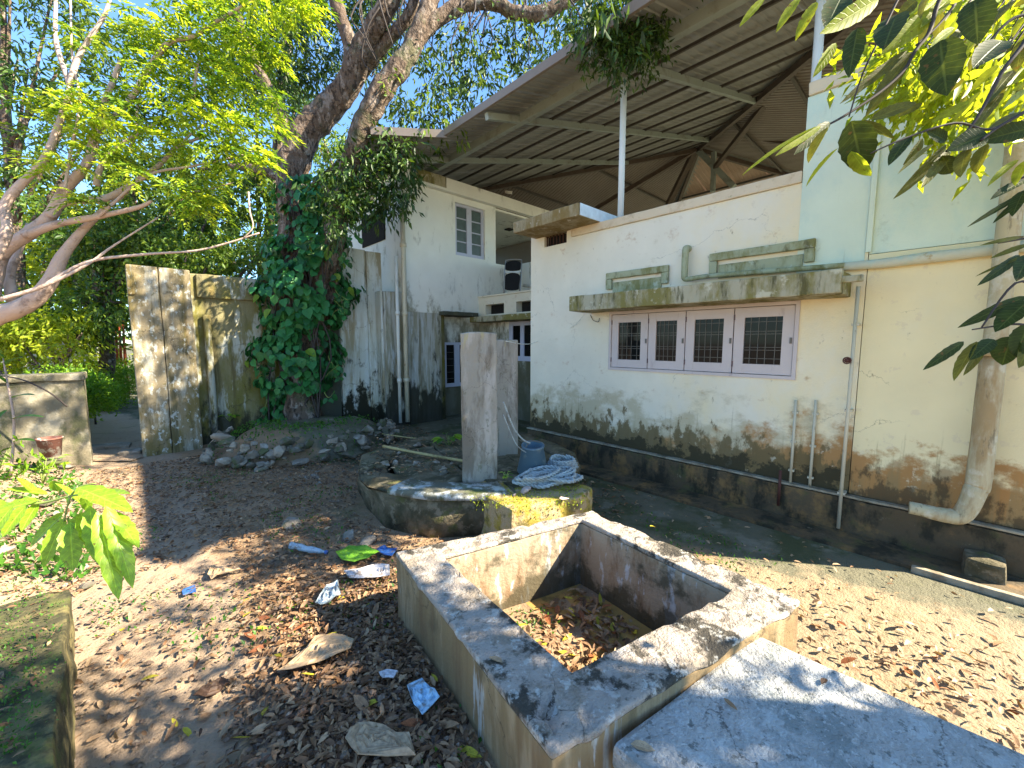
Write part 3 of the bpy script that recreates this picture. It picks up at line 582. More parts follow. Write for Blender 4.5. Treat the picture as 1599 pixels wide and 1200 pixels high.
wpipe('stub_pipe', 'left of two short capped pipes on the annex wall under the window corner', 'pipe', 1239, 625, 1238, 755, .013, .03)
wpipe('stub_pipe', 'right of two short capped pipes on the annex wall, nearer the long pipe', 'pipe', 1272, 625, 1266, 768, .013, .03)
t, a, b = wpipe('tap_pipe', 'very short rusty standpipe rising in front of the black plinth', 'pipe', 1218, 735, 1216, 790, .014, .10, 'rust')
# big downpipe
px_ = XW-.16; a = PX(1580, 300, px_); b = PX(1548, 750, px_)
dp = thing('drain_pipe', 'thick cream cement drainpipe curving out at the foot of the annex wall', 'pipe', (px_, a.y, 0))
yy = (a.y+b.y)/2+.03; zbk = PX(1530, 815, px_-.05).z
tube('pipe', [((px_, yy, 3.4), .062), ((px_, yy, PX(1575, 400, px_).z), .062), ((px_, yy, PX(1562, 552, px_).z), .062)], M['bigpipe'], dp, 16, 4, .04)
lathe('flange', [(.075, -.02), (.12, -.02), (.12, .02), (.075, .02)], M['bigpipe'], dp, 20, Matrix.Translation((px_, yy, PX(1562, 552, px_).z)))
zf = PX(1548, 745, px_).z
tube('bend', [((px_, yy, PX(1562, 556, px_).z), .070), ((px_, yy, zf), .070), ((px_-.01, yy+.01, zf-.12), .068), ((px_-.04, yy+.06, zbk+.03), .064), ((px_-.07, yy+.15, zbk), .058), ((px_-.1, yy+.30, zbk+.01), .052), ((px_-.11, yy+.36, zbk+.012), .051)], M['bigpipe'], dp, 16, 6, .04)
for q in (-1, 1): box('bolt', (px_-.01, yy+q*.11-.015, PX(1562, 552, px_).z-.03), (px_+.01, yy+q*.11+.015, PX(1562, 552, px_).z+.035), M['rust'], dp, .002)
q0 = PX(1552, 905, XW-.32)
o = box('pipe_block', (XW-.34, q0.y-.06, -.03), (XW-.1, q0.y+.16, .17), M['wellcon'], None, .025, .02, .06); tag(o, 'rough lichen stained cement block under the big drainpipe bend', 'block')
# small wall fittings
o = tube('wall_hook', [(PX(922, 492, XW), .004), (PX(926, 500, XW-.03), .004), (PX(934, 503, XW-.03), .004), (PX(936, 497, XW), .004)], M['dark'], None, 5, 4); tag(o, 'small dark wire hook on the white wall under the canopy left end', 'hook')
c0, c1 = PD(790, 535, 5.2), PX(905, 497, XW)
o = tube('clothes_line', [(PD(790, 533, 4.35), .005), (PX(835, 535, XW+.02).lerp(PD(790, 533, 4.35), .5)+Vector((0, 0, -.03)), .005), (PX(838, 534, XW-.01), .005), (PX(898, 508, XW-.03), .003), (PX(926, 462, cx), .003)], M['whitepipe'], None, 5, 5); tag(o, 'thin pale line strung from the well pillar to the annex wall', 'line')

# ============================================================ BIG SHEET ROOF
roof = thing('sheet_roof', 'huge grey corrugated sheet roof on steel poles and beams over the annex and house', 'roof', (13.7, 6, 3.1))
A_ = Vector((13.7, 6.0, 7.96)); XE = 4.3; ZE = 5.39; SL = (A_.z-ZE)/(A_.x-XE); Y1, Y2 = -1.35, 12.8; XF = 23.1
def ribs(nm, mat, span, axis, zf, lo, hi, width=1.0, pitch=.125, hgt=.016):
    s, e = span; k = s; segs = [(0, 0), (.3, 0), (.42, 1), (.62, 1), (.74, 0)]
    while k < e-1e-6:
        w = min(width, e-k); vs, fs = [], []; us = []
        q = 0.
        while q < w-1e-6:
            for f_, h_ in segs:
                if q+f_*pitch < w: us.append((k+q+f_*pitch, h_*hgt))
            q += pitch
        us.append((k+w+.015, .0))
        for u, h_ in us:
            for v in (lo(u), hi(u)):
                x, y = (v, u) if axis == 'x' else (u, v); vs.append((x, y, zf(x, y)+h_+.05))
        for i in range(len(us)-1): fs.append((2*i, 2*i+1, 2*i+3, 2*i+2))
        mesh(nm, vs, fs, mat, roof); k += w
near = lambda x, y: ZE+SL*(x-XE)
S_ = (A_.z-ZE)/(A_.y-Y1); S2 = (A_.z-ZE)/(Y2-A_.y); S3 = (A_.z-ZE)/(XF-A_.x)
hipx = lambda y: XE+(A_.x-XE)*((y-Y1)/(A_.y-Y1) if y < A_.y else (Y2-y)/(Y2-A_.y))
ribs('roof_sheet', M['sheet'], (Y1, Y2), 'x', near, lambda y: XE, hipx)
hy1 = lambda x: Y1+(A_.y-Y1)*(1-abs(x-A_.x)/(A_.x-XE)); hy2 = lambda x: Y2-(Y2-A_.y)*(1-abs(x-A_.x)/(A_.x-XE))
ribs('roof_sheet', M['sheetbrown'], (XE, XF), 'y', lambda x, y: ZE+S_*(y-Y1), lambda x: Y1, hy1)
ribs('roof_sheet', M['sheetbrown'], (XE, XF), 'y', lambda x, y: ZE+S2*(Y2-y), hy2, lambda x: Y2)
fx = lambda y: XF-(XF-A_.x)*((y-Y1)/(A_.y-Y1) if y < A_.y else (Y2-y)/(Y2-A_.y))
ribs('roof_sheet', M['sheetred'], (Y1, Y2), 'x', lambda x, y: ZE+S3*(XF-x), fx, lambda y: XF)
ribs('roof_sheet', M['sheet'], (6.30, 12.3), 'x', lambda x, y: ZE-.03, lambda y: max(3.3, 4.32-(y-6.3)*1.30), lambda y: XE+.04)
prism('gutter', [(XE-.04, Y1), (XE, Y1), (XE, 6.3), (XE-.04, 6.3)], ZE-.02, ZE+.10, M['sheetbrown'], roof, 0)
prism('gutter', [(3.28, 7.06), (XE, 6.27), (XE+.02, 6.31), (3.30, 7.10)], ZE-.05, ZE+.08, M['sheetbrown'], roof, 0)
for x in (5.85, 6.65, 7.45, 8.25, 9.05, 9.85, 10.65, 11.45, 12.25, 13.0):
    f_ = (x-XE)/(A_.x-XE); ya, yb = Y1+(A_.y-Y1)*f_, Y2-(Y2-A_.y)*f_; z = near(x, 0)-.02; bar('purlin', (x, ya, z), (x, yb, z), .03, M['purlin'], roof, .045)
bar('beam', (5.1, Y1+.8, near(5.1, 0)-.08), (5.1, 12, near(5.1, 0)-.08), .10, M['steel'], roof, .14)
for y in (-.6, 1.3, 3.27, 5.25, 7.35):
    xe = hipx(y); bar('rafter', (XE+.05, y, near(XE, 0)-.07), (xe, y, near(xe, 0)-.07), .07, M['steel'], roof, .10)
for (p, q) in (((XE, Y1, ZE), A_), ((XE, Y2, ZE), A_), ((XF, Y1, ZE), A_), ((XF, Y2, ZE), A_)):
    p = Vector(p); q = Vector(q); d = Vector((0, 0, -.07)); bar('hip_rafter', p+d, q+d, .10, M['steeldark'], roof, .12)
for k, x in enumerate((16, 18.3, 20.6)):
    f_ = (XF-x)/(XF-A_.x); bar('purlin', (x, Y1+(A_.y-Y1)*f_, ZE+S3*(XF-x)-.02), (x, Y2-(Y2-A_.y)*f_, ZE+S3*(XF-x)-.02), .06, M['purlin'], roof)
for y in (8, 9.6, 11.2): f_ = (Y2-y)/(Y2-A_.y); bar('purlin', (XE+(A_.x-XE)*f_, y, ZE+S2*(Y2-y)-.02), (XF-(XF-A_.x)*f_, y, ZE+S2*(Y2-y)-.02), .06, M['purlin'], roof)
for y in (4.2, 2.4, .6): f_ = (y-Y1)/(A_.y-Y1); bar('purlin', (XE+(A_.x-XE)*f_, y, ZE+S_*(y-Y1)-.02), (XF-(XF-A_.x)*f_, y, ZE+S_*(y-Y1)-.02), .06, M['purlin'], roof)
for (p, q) in (((XE, Y1, ZE), A_), ((XE, Y2, ZE), A_), ((XF, Y1, ZE), A_), ((XF, Y2, ZE), A_)):
    bar('hip_cap', Vector(p)+Vector((0, 0, .06)), Vector(q)+Vector((0, 0, .06)), .5, M['sheet'], roof, .07)
# truss at the apex
P0 = A_+Vector((0, 0, -.15))
def truss(a, b, w, m): bar('truss_member', a, b, w, M[m], roof)
kp = PX(1115, 262, 13.7); truss(PX(1115, 238, 13.7), PX(1113, 300, 13.7), .12, 'steel')
truss(PX(1087, 232, 13.7), PX(1146, 292, 13.7), .16, 'steel'); truss(PX(1195, 162, 10.8), PX(1116, 262, 13.7), .12, 'steeldark')
truss(PX(1150, 212, 13.2), PX(1300, 232, 13.2), .12, 'steeldark'); truss(PX(1087, 234, 13.6), PX(925, 330, 12.5), .14, 'steeldark')
truss(PX(1087, 232, 13.6), PX(1043, 320, 14.5), .16, 'steeldark')
pole_z = PX(967, 340, 5.1).z
for y, zb in ((3.27, 3.1), (PX(1273, 140, 5.1).y, 3.1), (8.25, 5.0)):
    tube('pole', [((5.1, y, zb), .042), ((5.1, y, near(5.1, 0)-.15), .042)], M['polewhite'], roof, 12, 1)

# ============================================================ TWO-STOREY HOUSE (back)
YB = 8.0
house = thing('house', 'two storey white house behind the well with upper window and stained lower wall', 'building', (4.5, YB, 0))
def B(px, py, y=YB): return PY(px, py, y)
xl = B(634, 400).x; xr = B(774, 380).x; ztop = B(640, 262).z; zpar = 5.36
zlow = B(640, 455).z; x690 = B(690, 560).x
def yhole(nm, x0, x1, z0, z1, holes, mat, par, y=YB, th=.2):
    """wall in the plane y (front) with holes (xa,xb,za,zb)"""
    xs = sorted({x0, x1, *[h[0] for h in holes], *[h[1] for h in holes]}); zs = sorted({z0, z1, *[h[2] for h in holes], *[h[3] for h in holes]})
    bm = bmesh.new(); V = lambda x, b_, z: bm.verts.new((x, b_, z))
    for i in range(len(xs)-1):
        for j in range(len(zs)-1):
            xc, zc = (xs[i]+xs[i+1])/2, (zs[j]+zs[j+1])/2
            if not any(h[0] < xc < h[1] and h[2] < zc < h[3] for h in holes):
                for b_ in (y, y+th): bm.faces.new((V(xs[i], b_, zs[j]), V(xs[i], b_, zs[j+1]), V(xs[i+1], b_, zs[j+1]), V(xs[i+1], b_, zs[j])))
    def ring(xa, xb, za, zb):
        for p, q in (((xa, za), (xb, za)), ((xb, za), (xb, zb)), ((xb, zb), (xa, zb)), ((xa, zb), (xa, za))): bm.faces.new((V(p[0], y, p[1]), V(q[0], y, q[1]), V(q[0], y+th, q[1]), V(p[0], y+th, p[1])))
    ring(x0, x1, z0, z1)
    for h in holes: ring(*h)
    bmesh.ops.remove_doubles(bm, verts=bm.verts, dist=1e-5); bmesh.ops.recalc_face_normals(bm, faces=bm.faces); return from_bm(nm, bm, mat, par)
uw = (B(711, 350).x, B(757, 350).x, B(734, 402).z, B(734, 322).z)
zmid = B(690, 490).z
yhole('wall', xl, xr, zmid, ztop-.12, [uw], M['whitewall'], house)
box('side_wall', (xl-.0, YB+.21, 0), (xl+.2, 13, ztop-.12), M['whitewall'], house, .003)
box('lower_wall', (xl+.003, YB+.004, 0), (x690, YB+.2, zmid-.003), M['lowwall'], house, .004)
box('lower_wall_edge', (x690+.002, YB+.05, 0), (x690+.12, YB+.34, zmid-.003), M['mosswall'], house, .01)
# parapet band: turns the corner and runs right over the veranda
xpe = B(895, 345, YB-.45).x
box('parapet', (xl-.10, YB-.14, ztop-.30), (9.6, YB-.003, ztop-.02), M['whitewall'], house, .01)
box('parapet', (xl-.10, YB, ztop-.30), (xl-.003, 13, ztop-.02), M['whitewall'], house, .01)
box('veranda_ceiling', (xr+.003, YB+.003, ztop-.36), (11.0, 12, ztop-.31), M['whitewall'], house, .004)
box('parapet_stain', (xl+.15, YB-.143, ztop-.25), (xl+.95, YB-.1405, ztop-.022), M['chajja'], house, 0)
# upper window
bm = bmesh.new(); x0, x1, z0, z1 = uw
for a, b, c, d in ((x0, x1, z1-.06, z1), (x0, x1, z0, z0+.07), (x0, x0+.07, z0+.07, z1-.06), (x1-.07, x1, z0+.07, z1-.06), ((x0+x1)/2-.07, (x0+x1)/2+.07, z0+.07, z1-.06)):
    bmbox(bm, (a, YB+.05, c), (b, YB+.10, d))
wf = from_bm('window_frame', bm, M['lilac'], house)
for (a, b) in ((x0+.07, (x0+x1)/2-.07), ((x0+x1)/2+.07, x1-.07)):
    for k in range(4):
        zz0 = z0+.07+(z1-z0-.13)*k/4; zz1 = z0+.07+(z1-z0-.13)*(k+1)/4
        box('pane', (a+.003, YB+.08, zz0+.015), (b-.003, YB+.085, zz1-.012), M['greyglass'], wf, 0); box('glazing_bar', (a, YB+.06, zz0-.01), (b, YB+.095, zz0+.013), M['lilac'], wf, 0)
# recessed ground-floor window under its small canopy
YR = YB+.35
box('recess_wall', (x690+.121, YR, 0), (7.6, YR+.2, zmid-.002), M['whitewall'], house, .003)
lw = (PY(690, 500, YR).x+.02, PY(745, 560, YR).x, PY(706, 604, YR).z, PY(706, 535, YR).z)
bm = bmesh.new(); x0, x1, z0, z1 = lw
for a, b, c, d in ((x0, x1, z1-.06, z1), (x0, x1, z0, z0+.09), (x0, x0+.06, z0+.09, z1-.06), (x0+.30, x0+.45, z0+.09, z1-.06), (x0+.75, x0+.9, z0+.09, z1-.06), (x1-.07, x1, z0+.09, z1-.06)):
    bmbox(bm, (a, YR-.05, c), (b, YR-.002, d))
wf = from_bm('window_frame', bm, M['lilac'], house)
box('pane', (x0+.05, YR-.02, z0+.08), (x1-.05, YR-.012, z1-.05), M['glass'], wf, 0)
bm = bmesh.new()
for k in range(5): bmbox(bm, (x0+.06, YR-.03, z0+.2+k*.16), (x1-.06, YR-.025, z0+.206+k*.16))
from_bm('window_bars', bm, M['bars'], wf)
cz = B(720, 490, YB-.2).z
box('window_canopy', (x690-.05, YB-.18, cz-.05), (PY(748, 495, YB-.2).x, YB+.34, cz+.04), M['darkwall'], house, .012, .01, .1)
# connecting wing with ventilation blocks (faces the yard side), windows under a ledge
XV = B(747, 470).x
vt, vb = PX(835, 455, XV).z, PX(835, 490, XV).z
box('wing_wall', (XV+.25, 4.2, 0), (XV+.45, YB+.3, vb), M['whitewall'], house, .003)
holes = []
for (a, b) in ((758, 787), (806, 835)):
    holes.append((PX(b, 480, XV).y, PX(a, 480, XV).y, PX(820, 487, XV).z, PX(820, 470, XV).z))
bm_holes = holes
wall_with_holes('vent_wall', 4.2, YB-.002, vb+.003, vt, holes, M['cream'] if False else M['wall'], house, XV, .18)
box('vent_backing', (XV+.19, 4.2, vb+.01), (XV+.2, YB-.01, vt-.02), M['dark'], house, 0)
box('wing_coping', (XV-.03, 4.2, vt+.002), (XV+1.2, YB-.004, vt+.04), M['wall'], house, .01)
box('wing_canopy', (XV-.28, 4.2, vb-.13), (XV+.24, YB-.004, vb), M['chajja'], house, .012, .01, .12)
w0, w1 = PX(834, 535, XV+.25), PX(800, 535, XV+.25); z1 = PX(820, 505, XV+.25).z; z0 = PX(820, 560, XV+.25).z
bm = bmesh.new(); ys_ = [w0.y-.6, w0.y-.1, w1.y]
for a in np.linspace(w0.y-.8, w1.y, 5): bmbox(bm, (XV+.20, a-.06, z0), (XV+.247, a+.06, z1))
bmbox(bm, (XV+.205, w0.y-.86, z1-.05), (XV+.246, w1.y+.06, z1+.04)); bmbox(bm, (XV+.205, w0.y-.86, z0-.06), (XV+.246, w1.y+.06, z0+.05))
wf = from_bm('window_frame', bm, M['lilac'], house); box('pane', (XV+.225, w0.y-.8, z0), (XV+.23, w1.y, z1), M['glass'], wf, 0)
# terrace wall behind the vent blocks
XT = XV+.95
zt1 = B(775, 412).z
box('terrace_wall', (xr+.002, YB+.002, vt), (XT, YB+.18, zt1), M['whitewall'], house, .004)
box('terrace_wall', (XT+.002, 4.2, vt), (XT+.18, YB+.18, PX(835, 408, XT).z), M['whitewall'], house, .004)
tubes('railing', [[((xr+.3, YB+1.5, zt1+.12), .03), ((9.5, YB+1.5, zt1+.12), .03)], [((xr+.2, YB+.9, zt1-.2), .025), ((9.2, YB+2.6, zt1+.5), .025)]], M['polewhite'], house, 6, 1)
box('back_wall', (9.6, YB+.2, 0), (9.8, 13, ztop-.4), M['sheetbrown'], house, .003)
# dark doorway on the left side wall
box('dark_doorway', (xl-.03, B(582, 385).y+.9, PX(575, 385, xl).z), (xl-.004, B(582, 385).y+2.1, PX(575, 338, xl).z), M['dark'], house, .003)
tag(box('ceiling_lamp', (B(795, 322, 9).x-.1, 8.9, ztop-.40), (B(795, 322, 9).x+.1, 9.1, ztop-.365), M['dark'], None, .01), 'small round dark ceiling lamp under the veranda roof of the house', 'lamp')
# small wall camera on the parapet
cc = B(790, 300, YB-.16)
t = thing('security_camera', 'tiny security camera fixed on the parapet band of the house', 'camera', cc)
box('mount', cc+Vector((-.02, .005, -.03)), cc+Vector((.02, .018, .03)), M['whitepipe'], t, .003); tube('camera_body', [(cc, .035), (cc+Vector((.10, -.13, -.03)), .035)], M['whitepipe'], t, 10, 1); tube('lens', [(cc+Vector((.10, -.131, -.03)), .03), (cc+Vector((.105, -.14, -.032)), .03)], M['dark'], t, 10, 1)
tc = PX(824, 446, XT-.02)
t = tube('tube_lamp', [(PX(818, 446, XT-.03), .035), (PX(835, 447, XT-.03), .035)], M['whitepipe'], None, 8, 1); tag(t, 'short white tube lamp on the terrace wall beside the black chair', 'lamp')
# folding chair leaning on the terrace wall
cpos = PX(799, 462, XV+.35); cpos.z = vt+.04
def chair():
    t = thing('folding_chair', 'black folding chair standing folded against the terrace wall above the vent blocks', 'chair', cpos)
    X = Vector((.62, -.78, 0)); hgt = .80; lean = Vector((.10, .04, 0)); w = .185
    def pt(u, v, d=0): return cpos+X*u+Vector((0, 0, v))+lean*(v/hgt)+Vector((-.78, -.62, 0))*d
    def panel(nm, v0, v1, w0, w1, d, mat, th=.035, seg=10):
        ring = []
        for i in range(seg+1): a = math.pi*i/seg; ring.append((math.cos(a)*w1, v1-.08+math.sin(a)*.08))
        for i in range(seg+1): a = math.pi+math.pi*i/seg; ring.append((math.cos(a)*w0, v0+.04+math.sin(a)*.04))
        n = len(ring); vs = [pt(u, v, d) for u, v in ring]+[pt(u, v, d+th) for u, v in ring]
        fs = [tuple(range(n)), tuple(range(2*n-1, n-1, -1))]+[(i, (i+1) % n, n+(i+1) % n, n+i) for i in range(n)]
        return mesh(nm, vs, fs, mat, t)
    panel('backrest', .56, .80, w*.98, w, 0, M['black']); panel('seat', .10, .51, w*.9, w*.95, .01, M['black'], .045)
    for s in (-1, 1):
        tube('leg', [(pt(s*(w+.012), 0), .012), (pt(s*(w+.012), .74), .012), (pt(s*(w-.03), .82), .012), (pt(0, .835), .012)], M['chairsteel'], t, 6, 4)
        tube('leg', [(pt(s*(w-.01), .0, -.04), .011), (pt(s*(w-.01), .55, -.03), .011)], M['chairsteel'], t, 6, 1)
    bar('crossbar', pt(-w, .53, .04), pt(w, .53, .04), .02, M['chairsteel'], t)
chair()
# downpipes at the house corner
for (xp, r, lab, m, y0_) in ((627, .05, 'brown stained downpipe at the left corner of the two storey house', 'pipe', 262), (619, .035, 'thinner white downpipe left of the house corner', 'whitepipe', 400)):
    a = PY(xp, y0_, YB-.12); t = thing('downpipe', lab, 'pipe', (a.x, YB-.1, 0)); tube('pipe', [((a.x, YB-.1, a.z), r), ((a.x, YB-.1, .1), r)], M[m], t, 10, 1)
    for z in (1, 2.4, 3.8):
        if z < a.z: lathe('collar', [(r, -.04), (r*1.35, -.04), (r*1.35, .04), (r, .04)], M[m], t, 12, Matrix.Translation((a.x, YB-.1, z)))

# ============================================================ BOUNDARY WALL along Y=9
YW = 8.9
bw = thing('boundary_wall', 'tall mossy plastered boundary wall with lichen spots running behind the vine covered tree', 'wall', (2.4, YW, 0))
def Wp(px, py, y=YW): return PY(px, py, y)
def seg(nm, xa, xb, ytop, mat, y=YW, th=.3, z0=-.05, rg=.008, zt=None):
    z = Wp((xa+xb)/2, ytop, y).z if zt is None else zt
    return box(nm, (Wp(xa, 550, y).x, y, z0), (Wp(xb, 550, y).x, y+th, z), M[mat], bw, .02, rg, .14)
topz = Wp(300, 424, YW-.12).z
seg('wall_panel', 208, 256.8, 0, 'lichwall', YW-.25, .28, zt=topz); seg('wall_panel', 257.6, 306, 0, 'lichwall', YW-.25, .28, zt=topz)
box('wall_head', (Wp(197, 430, YW-.28).x, YW-.29, topz-.45), (Wp(208, 430, YW-.28).x+.01, YW+.02, topz-.005), M['lichwall'], bw, .02, .008, .1)
seg('wall_panel', 303, 600, 0, 'mosswall', YW, .2, zt=topz-.015)
box('wall_coping', (Wp(305, 430, YW-.06).x, YW-.06, topz-.42), (Wp(420, 430, YW-.06).x, YW-.003, topz-.02), M['mosswall'], bw, .02, .008, .12)
tube('wall_pipe', [((Wp(322, 485, YW-.07).x, YW-.08, Wp(322, 492, YW-.08).z), .055), ((Wp(322, 485, YW-.07).x, YW-.08, 0), .055)], M['mosswall'], bw, 10, 6, .1)
z600 = Wp(575, 392, 8.55).z
seg('dark_panel', 492, 532, 0, 'darkwall', 8.6, .25, zt=Wp(520, 485, 8.6).z); seg('wall_panel', 488, 550, 0, 'mosswall', 8.62, .22, z0=Wp(520, 484, 8.6).z, zt=z600)
seg('wall_panel', 533, 576, 0, 'palewall', 8.5, .3, zt=z600); seg('wall_panel', 577, 600, 0, 'palewall', 8.47, .3, zt=z600-.02)
seg('wall_panel', 597, 616, 455, 'palewall', 8.2, .35); seg('wall_panel', 602, 634, 0, 'lowwall', 8.12, .3, zt=Wp(610, 455, 8.1).z)
# low wall left of the opening
lo_ = thing('low_wall', 'low grey cement wall with coping left of the opening in the boundary wall', 'wall', (-2.2, 9.2, 0))
yl = 8.6; zl = PY(100, 584, yl).z; xa, xb = PY(135, 640, yl).x, PY(-260, 640, yl).x
box('wall', (xb, yl, -.05), (xb+(xa-xb), yl+.3, zl-.1), M['oldcon'], lo_, .015, .01, .14)
box('coping', (xb, yl-.05, zl-.095), (xa+.02, yl+.34, zl), M['oldcon'], lo_, .015, .01, .14)
# kerb stones at the opening
for k, (px, py, w, lab) in enumerate(((152, 698, .30, 'flat grey threshold stone nearest the low wall end'), (185, 696, .26, 'flat grey threshold stone in the middle of the opening'), (205, 705, .24, 'flat threshold stone against the lichen spotted wall end'))):
    p = PZ(px, py, .03); tag(prism('threshold_stone', [(p.x-w*.7, p.y-.1), (p.x+w*.5, p.y-.22), (p.x+w*.7, p.y+.05), (p.x-w*.4, p.y+.16)], -.03, .06, M['stone'], None, .02, .02, .06), lab, 'stone', 'threshold stones')

def rockmesh(r, seed, flat=.6, sub=2):
    bm = bmesh.new(); bmesh.ops.create_icosphere(bm, subdivisions=sub, radius=1)
    rs = random.Random(seed); off = Vector((rs.random()*50, rs.random()*50, 0))
    planes = [(Vector((rs.gauss(0, 1), rs.gauss(0, 1), rs.gauss(0, 1))).normalized(), rs.uniform(.42, .74)) for _ in range(13)]
    for v in bm.verts:
        for n, d in planes:
            k = v.co.dot(n)
            if k > d: v.co -= n*(k-d)
        v.co *= 1+.22*noise.noise(v.co*1.5+off); v.co.z *= flat; v.co *= r
    me = bpy.data.meshes.new('stone'); bm.to_mesh(me); bm.free(); return me
ROCKS = [rockmesh(1, s, .5+.3*random.random()) for s in range(9)]
for me in ROCKS: me.materials.append(M['stone'])
ROCKS2 = []
M['stonedark'] = weathered('dark_mossy_stone', (.12, .105, .08), [((.07, .085, .03), (6, 6, 6), .48, .6, .8), ((.3, .28, .24), (10, 10, 10), .56, .66, .6)], bump=.5)
M['stonetan'] = weathered('tan_stone', (.30, .25, .19), [((.14, .11, .07), (6, 6, 6), .5, .62, .8), ((.42, .40, .36), (10, 10, 10), .58, .66, .6)], bump=.5)
for s_ in range(12):
    me = rockmesh(1, 70+s_, .75+.25*random.random()); me.materials.append(M[('stone', 'stonedark', 'stonetan', 'stonedark', 'stonetan')[s_ % 5]]); ROCKS2.append(me)

ROCKP = []
M['pinkstone'] = weathered('pink_granite', (.50, .36, .30), [((.62, .55, .5), (12, 12, 12), .5, .62, .7), ((.3, .2, .15), (7, 7, 7), .55, .66, .6)], bump=.4)
for s in range(3):
    me = rockmesh(1, 40+s, .75); me.materials.append(M['pinkstone']); ROCKP.append(me)
def rock(p, r, me, parent=None, name='stone', sc3=None):
    o = bpy.data.objects.new(name, me); COL.objects.link(o)
    if parent is not None: o.parent = parent; p = Vector(p)-parent.location
    o.location = p; o.scale = sc3 or (r*random.uniform(.8, 1.25), r*random.uniform(.7, 1.0), r*random.uniform(.6, .9)); o.rotation_euler = (random.uniform(-.3, .3), random.uniform(-.3, .3), random.uniform(0, 6.28)); return o

# ============================================================ WELL
wc = Vector((3.0, 3.95, 0)); WZ = .42
well = thing('well', 'round mossy masonry well with broken cement rim behind the tank', 'well', wc)
def ringmesh(nm, r0, r1, z0, z1, mat, par, a0=0, a1=2*math.pi, seg=15, wob=.03, c=wc):
    bm = bmesh.new(); prof = [(r0, z0), (r1, z0), (r1, (z0+z1)/2), (r1, z1-.02), (r1-.02, z1), ((r0+r1)/2, z1+.004), (r0+.02, z1), (r0, z1-.02)]
    full = abs(a1-a0-2*math.pi) < 1e-3; rows = []
    for i in range(seg+(0 if full else 1)):
        a = a0+(a1-a0)*i/seg; row = []
        for r, z in prof:
            p = Vector((math.cos(a)*r, math.sin(a)*r, z)); q = wob*noise.noise(p*3)+wob*.5*noise.noise(p*9); p *= 1+q/ max(r, .3); p.z = z+wob*.4*noise.noise(p*5); row.append(bm.verts.new(c+p))
        rows.append(row)
    m = len(prof); n = len(rows)
    for i in range(n if full else n-1):
        for k in range(m): bm.faces.new((rows[i][k], rows[(i+1) % n][k], rows[(i+1) % n][(k+1) % m], rows[i][(k+1) % m]))
    if not full: bm.faces.new(rows[0]); bm.faces.new(list(reversed(rows[-1])))
    bmesh.ops.recalc_face_normals(bm, faces=bm.faces); return from_bm(nm, bm, mat, par, True)
ringmesh('masonry_ring', .98, 1.30, -.05, WZ-.06, M['wellcon'], well, wob=.13)
ringmesh('cement_rim', 1.0, 1.345, WZ-.058, WZ, M['wellrim'], well, math.radians(196), math.radians(247), 5, .04)
ringmesh('cement_rim', 1.0, 1.33, WZ-.058, WZ-.01, M['wellcon'], well, math.radians(250), math.radians(520), 11, .07)
ringmesh('cement_rim', 1.0, 1.33, WZ-.058, WZ-.02, M['wellcon'], well, math.radians(162), math.radians(194), 3, .07)
for k in range(24):
    px, py = random.uniform(570, 725), random.uniform(684, 748); p = PZ(px, py, WZ)
    if (p-Vector((0, 0, WZ))-wc).length < 1.3: rock(p+Vector((0, 0, -.01)), random.uniform(.02, .09), random.choice(ROCKS2), well)
# cover slabs over the shaft
for k, (dx, w) in enumerate(((-.60, .66), (.06, .62), (.64, .52))):
    h = math.sqrt(max(.05, 1.02**2-(abs(dx)+.1)**2))
    a = math.radians(-14); ca_, sa_ = math.cos(a), math.sin(a)
    pts = [(wc.x+u*ca_-v*sa_, wc.y+u*sa_+v*ca_) for u, v in ((dx-w/2, -h), (dx+w/2, -h), (dx+w/2, h), (dx-w/2, h))]
    prism('cover_slab', pts, WZ-.09+.012*k, WZ-.03+.012*k, M['wellcon'], well, .02, .035, .10)
def pillar(px0, px1, py, ytop, zb, th, label, ang, depthof=None):
    a = PZ(px0, py, zb); b = PZ(px1, py-3, zb); w = (b-a); w.z = 0; L = w.length; w.normalize(); n = Vector((-w.y, w.x, 0))
    if n.dot(Vector(fw)) < 0: n = -n
    d = (a-Vector(CC)).dot(Vector(fw)); zt = PD((px0+px1)/2, ytop, d).z
    pts = [tuple(p[:2]) for p in (a, b, b+n*th, a+n*th)]
    o = prism('stone_pillar', pts, zb-.05, zt, M['pillar'], None, .018, .014, .07)
    tag(o, label, 'pillar', 'pulley pillars of the well'); return a, b, zt
pa, pb, pzt = pillar(722, 777, 750, 520, WZ, .05, 'taller grey cement slab pillar standing on the near rim of the well', 0)
a2 = PD(790, 705, 5.1); 
pts = [(a2.x-.16, a2.y+.12), (a2.x+.10, a2.y-.11), (a2.x+.19, a2.y-.01), (a2.x-.07, a2.y+.22)]
tag(prism('stone_pillar', pts, WZ-.05, PD(800, 531, 5.1).z, M['pillar'], None, .015, .006, .1), 'darker slab pillar half hidden behind the near one on the far well rim', 'pillar', 'pulley pillars of the well')
# bamboo pole on the well
o = tube('bamboo_pole', [(PZ(598, 697, WZ+.03), .018), (PZ(660, 709, WZ+.03), .019), (PZ(735, 722, WZ+.03), .018)], M['bamboo'], None, 8, 4, .1); tag(o, 'old yellowish bamboo pole lying across the well top', 'pole')
o = tube('stick', [(PZ(560, 672, .2), .012), (PZ(640, 684, .25), .012), (PZ(700, 688, .25), .01)], M['bamboo'], None, 6, 4, .1); tag(o, 'thin brown stick lying behind the well', 'stick')
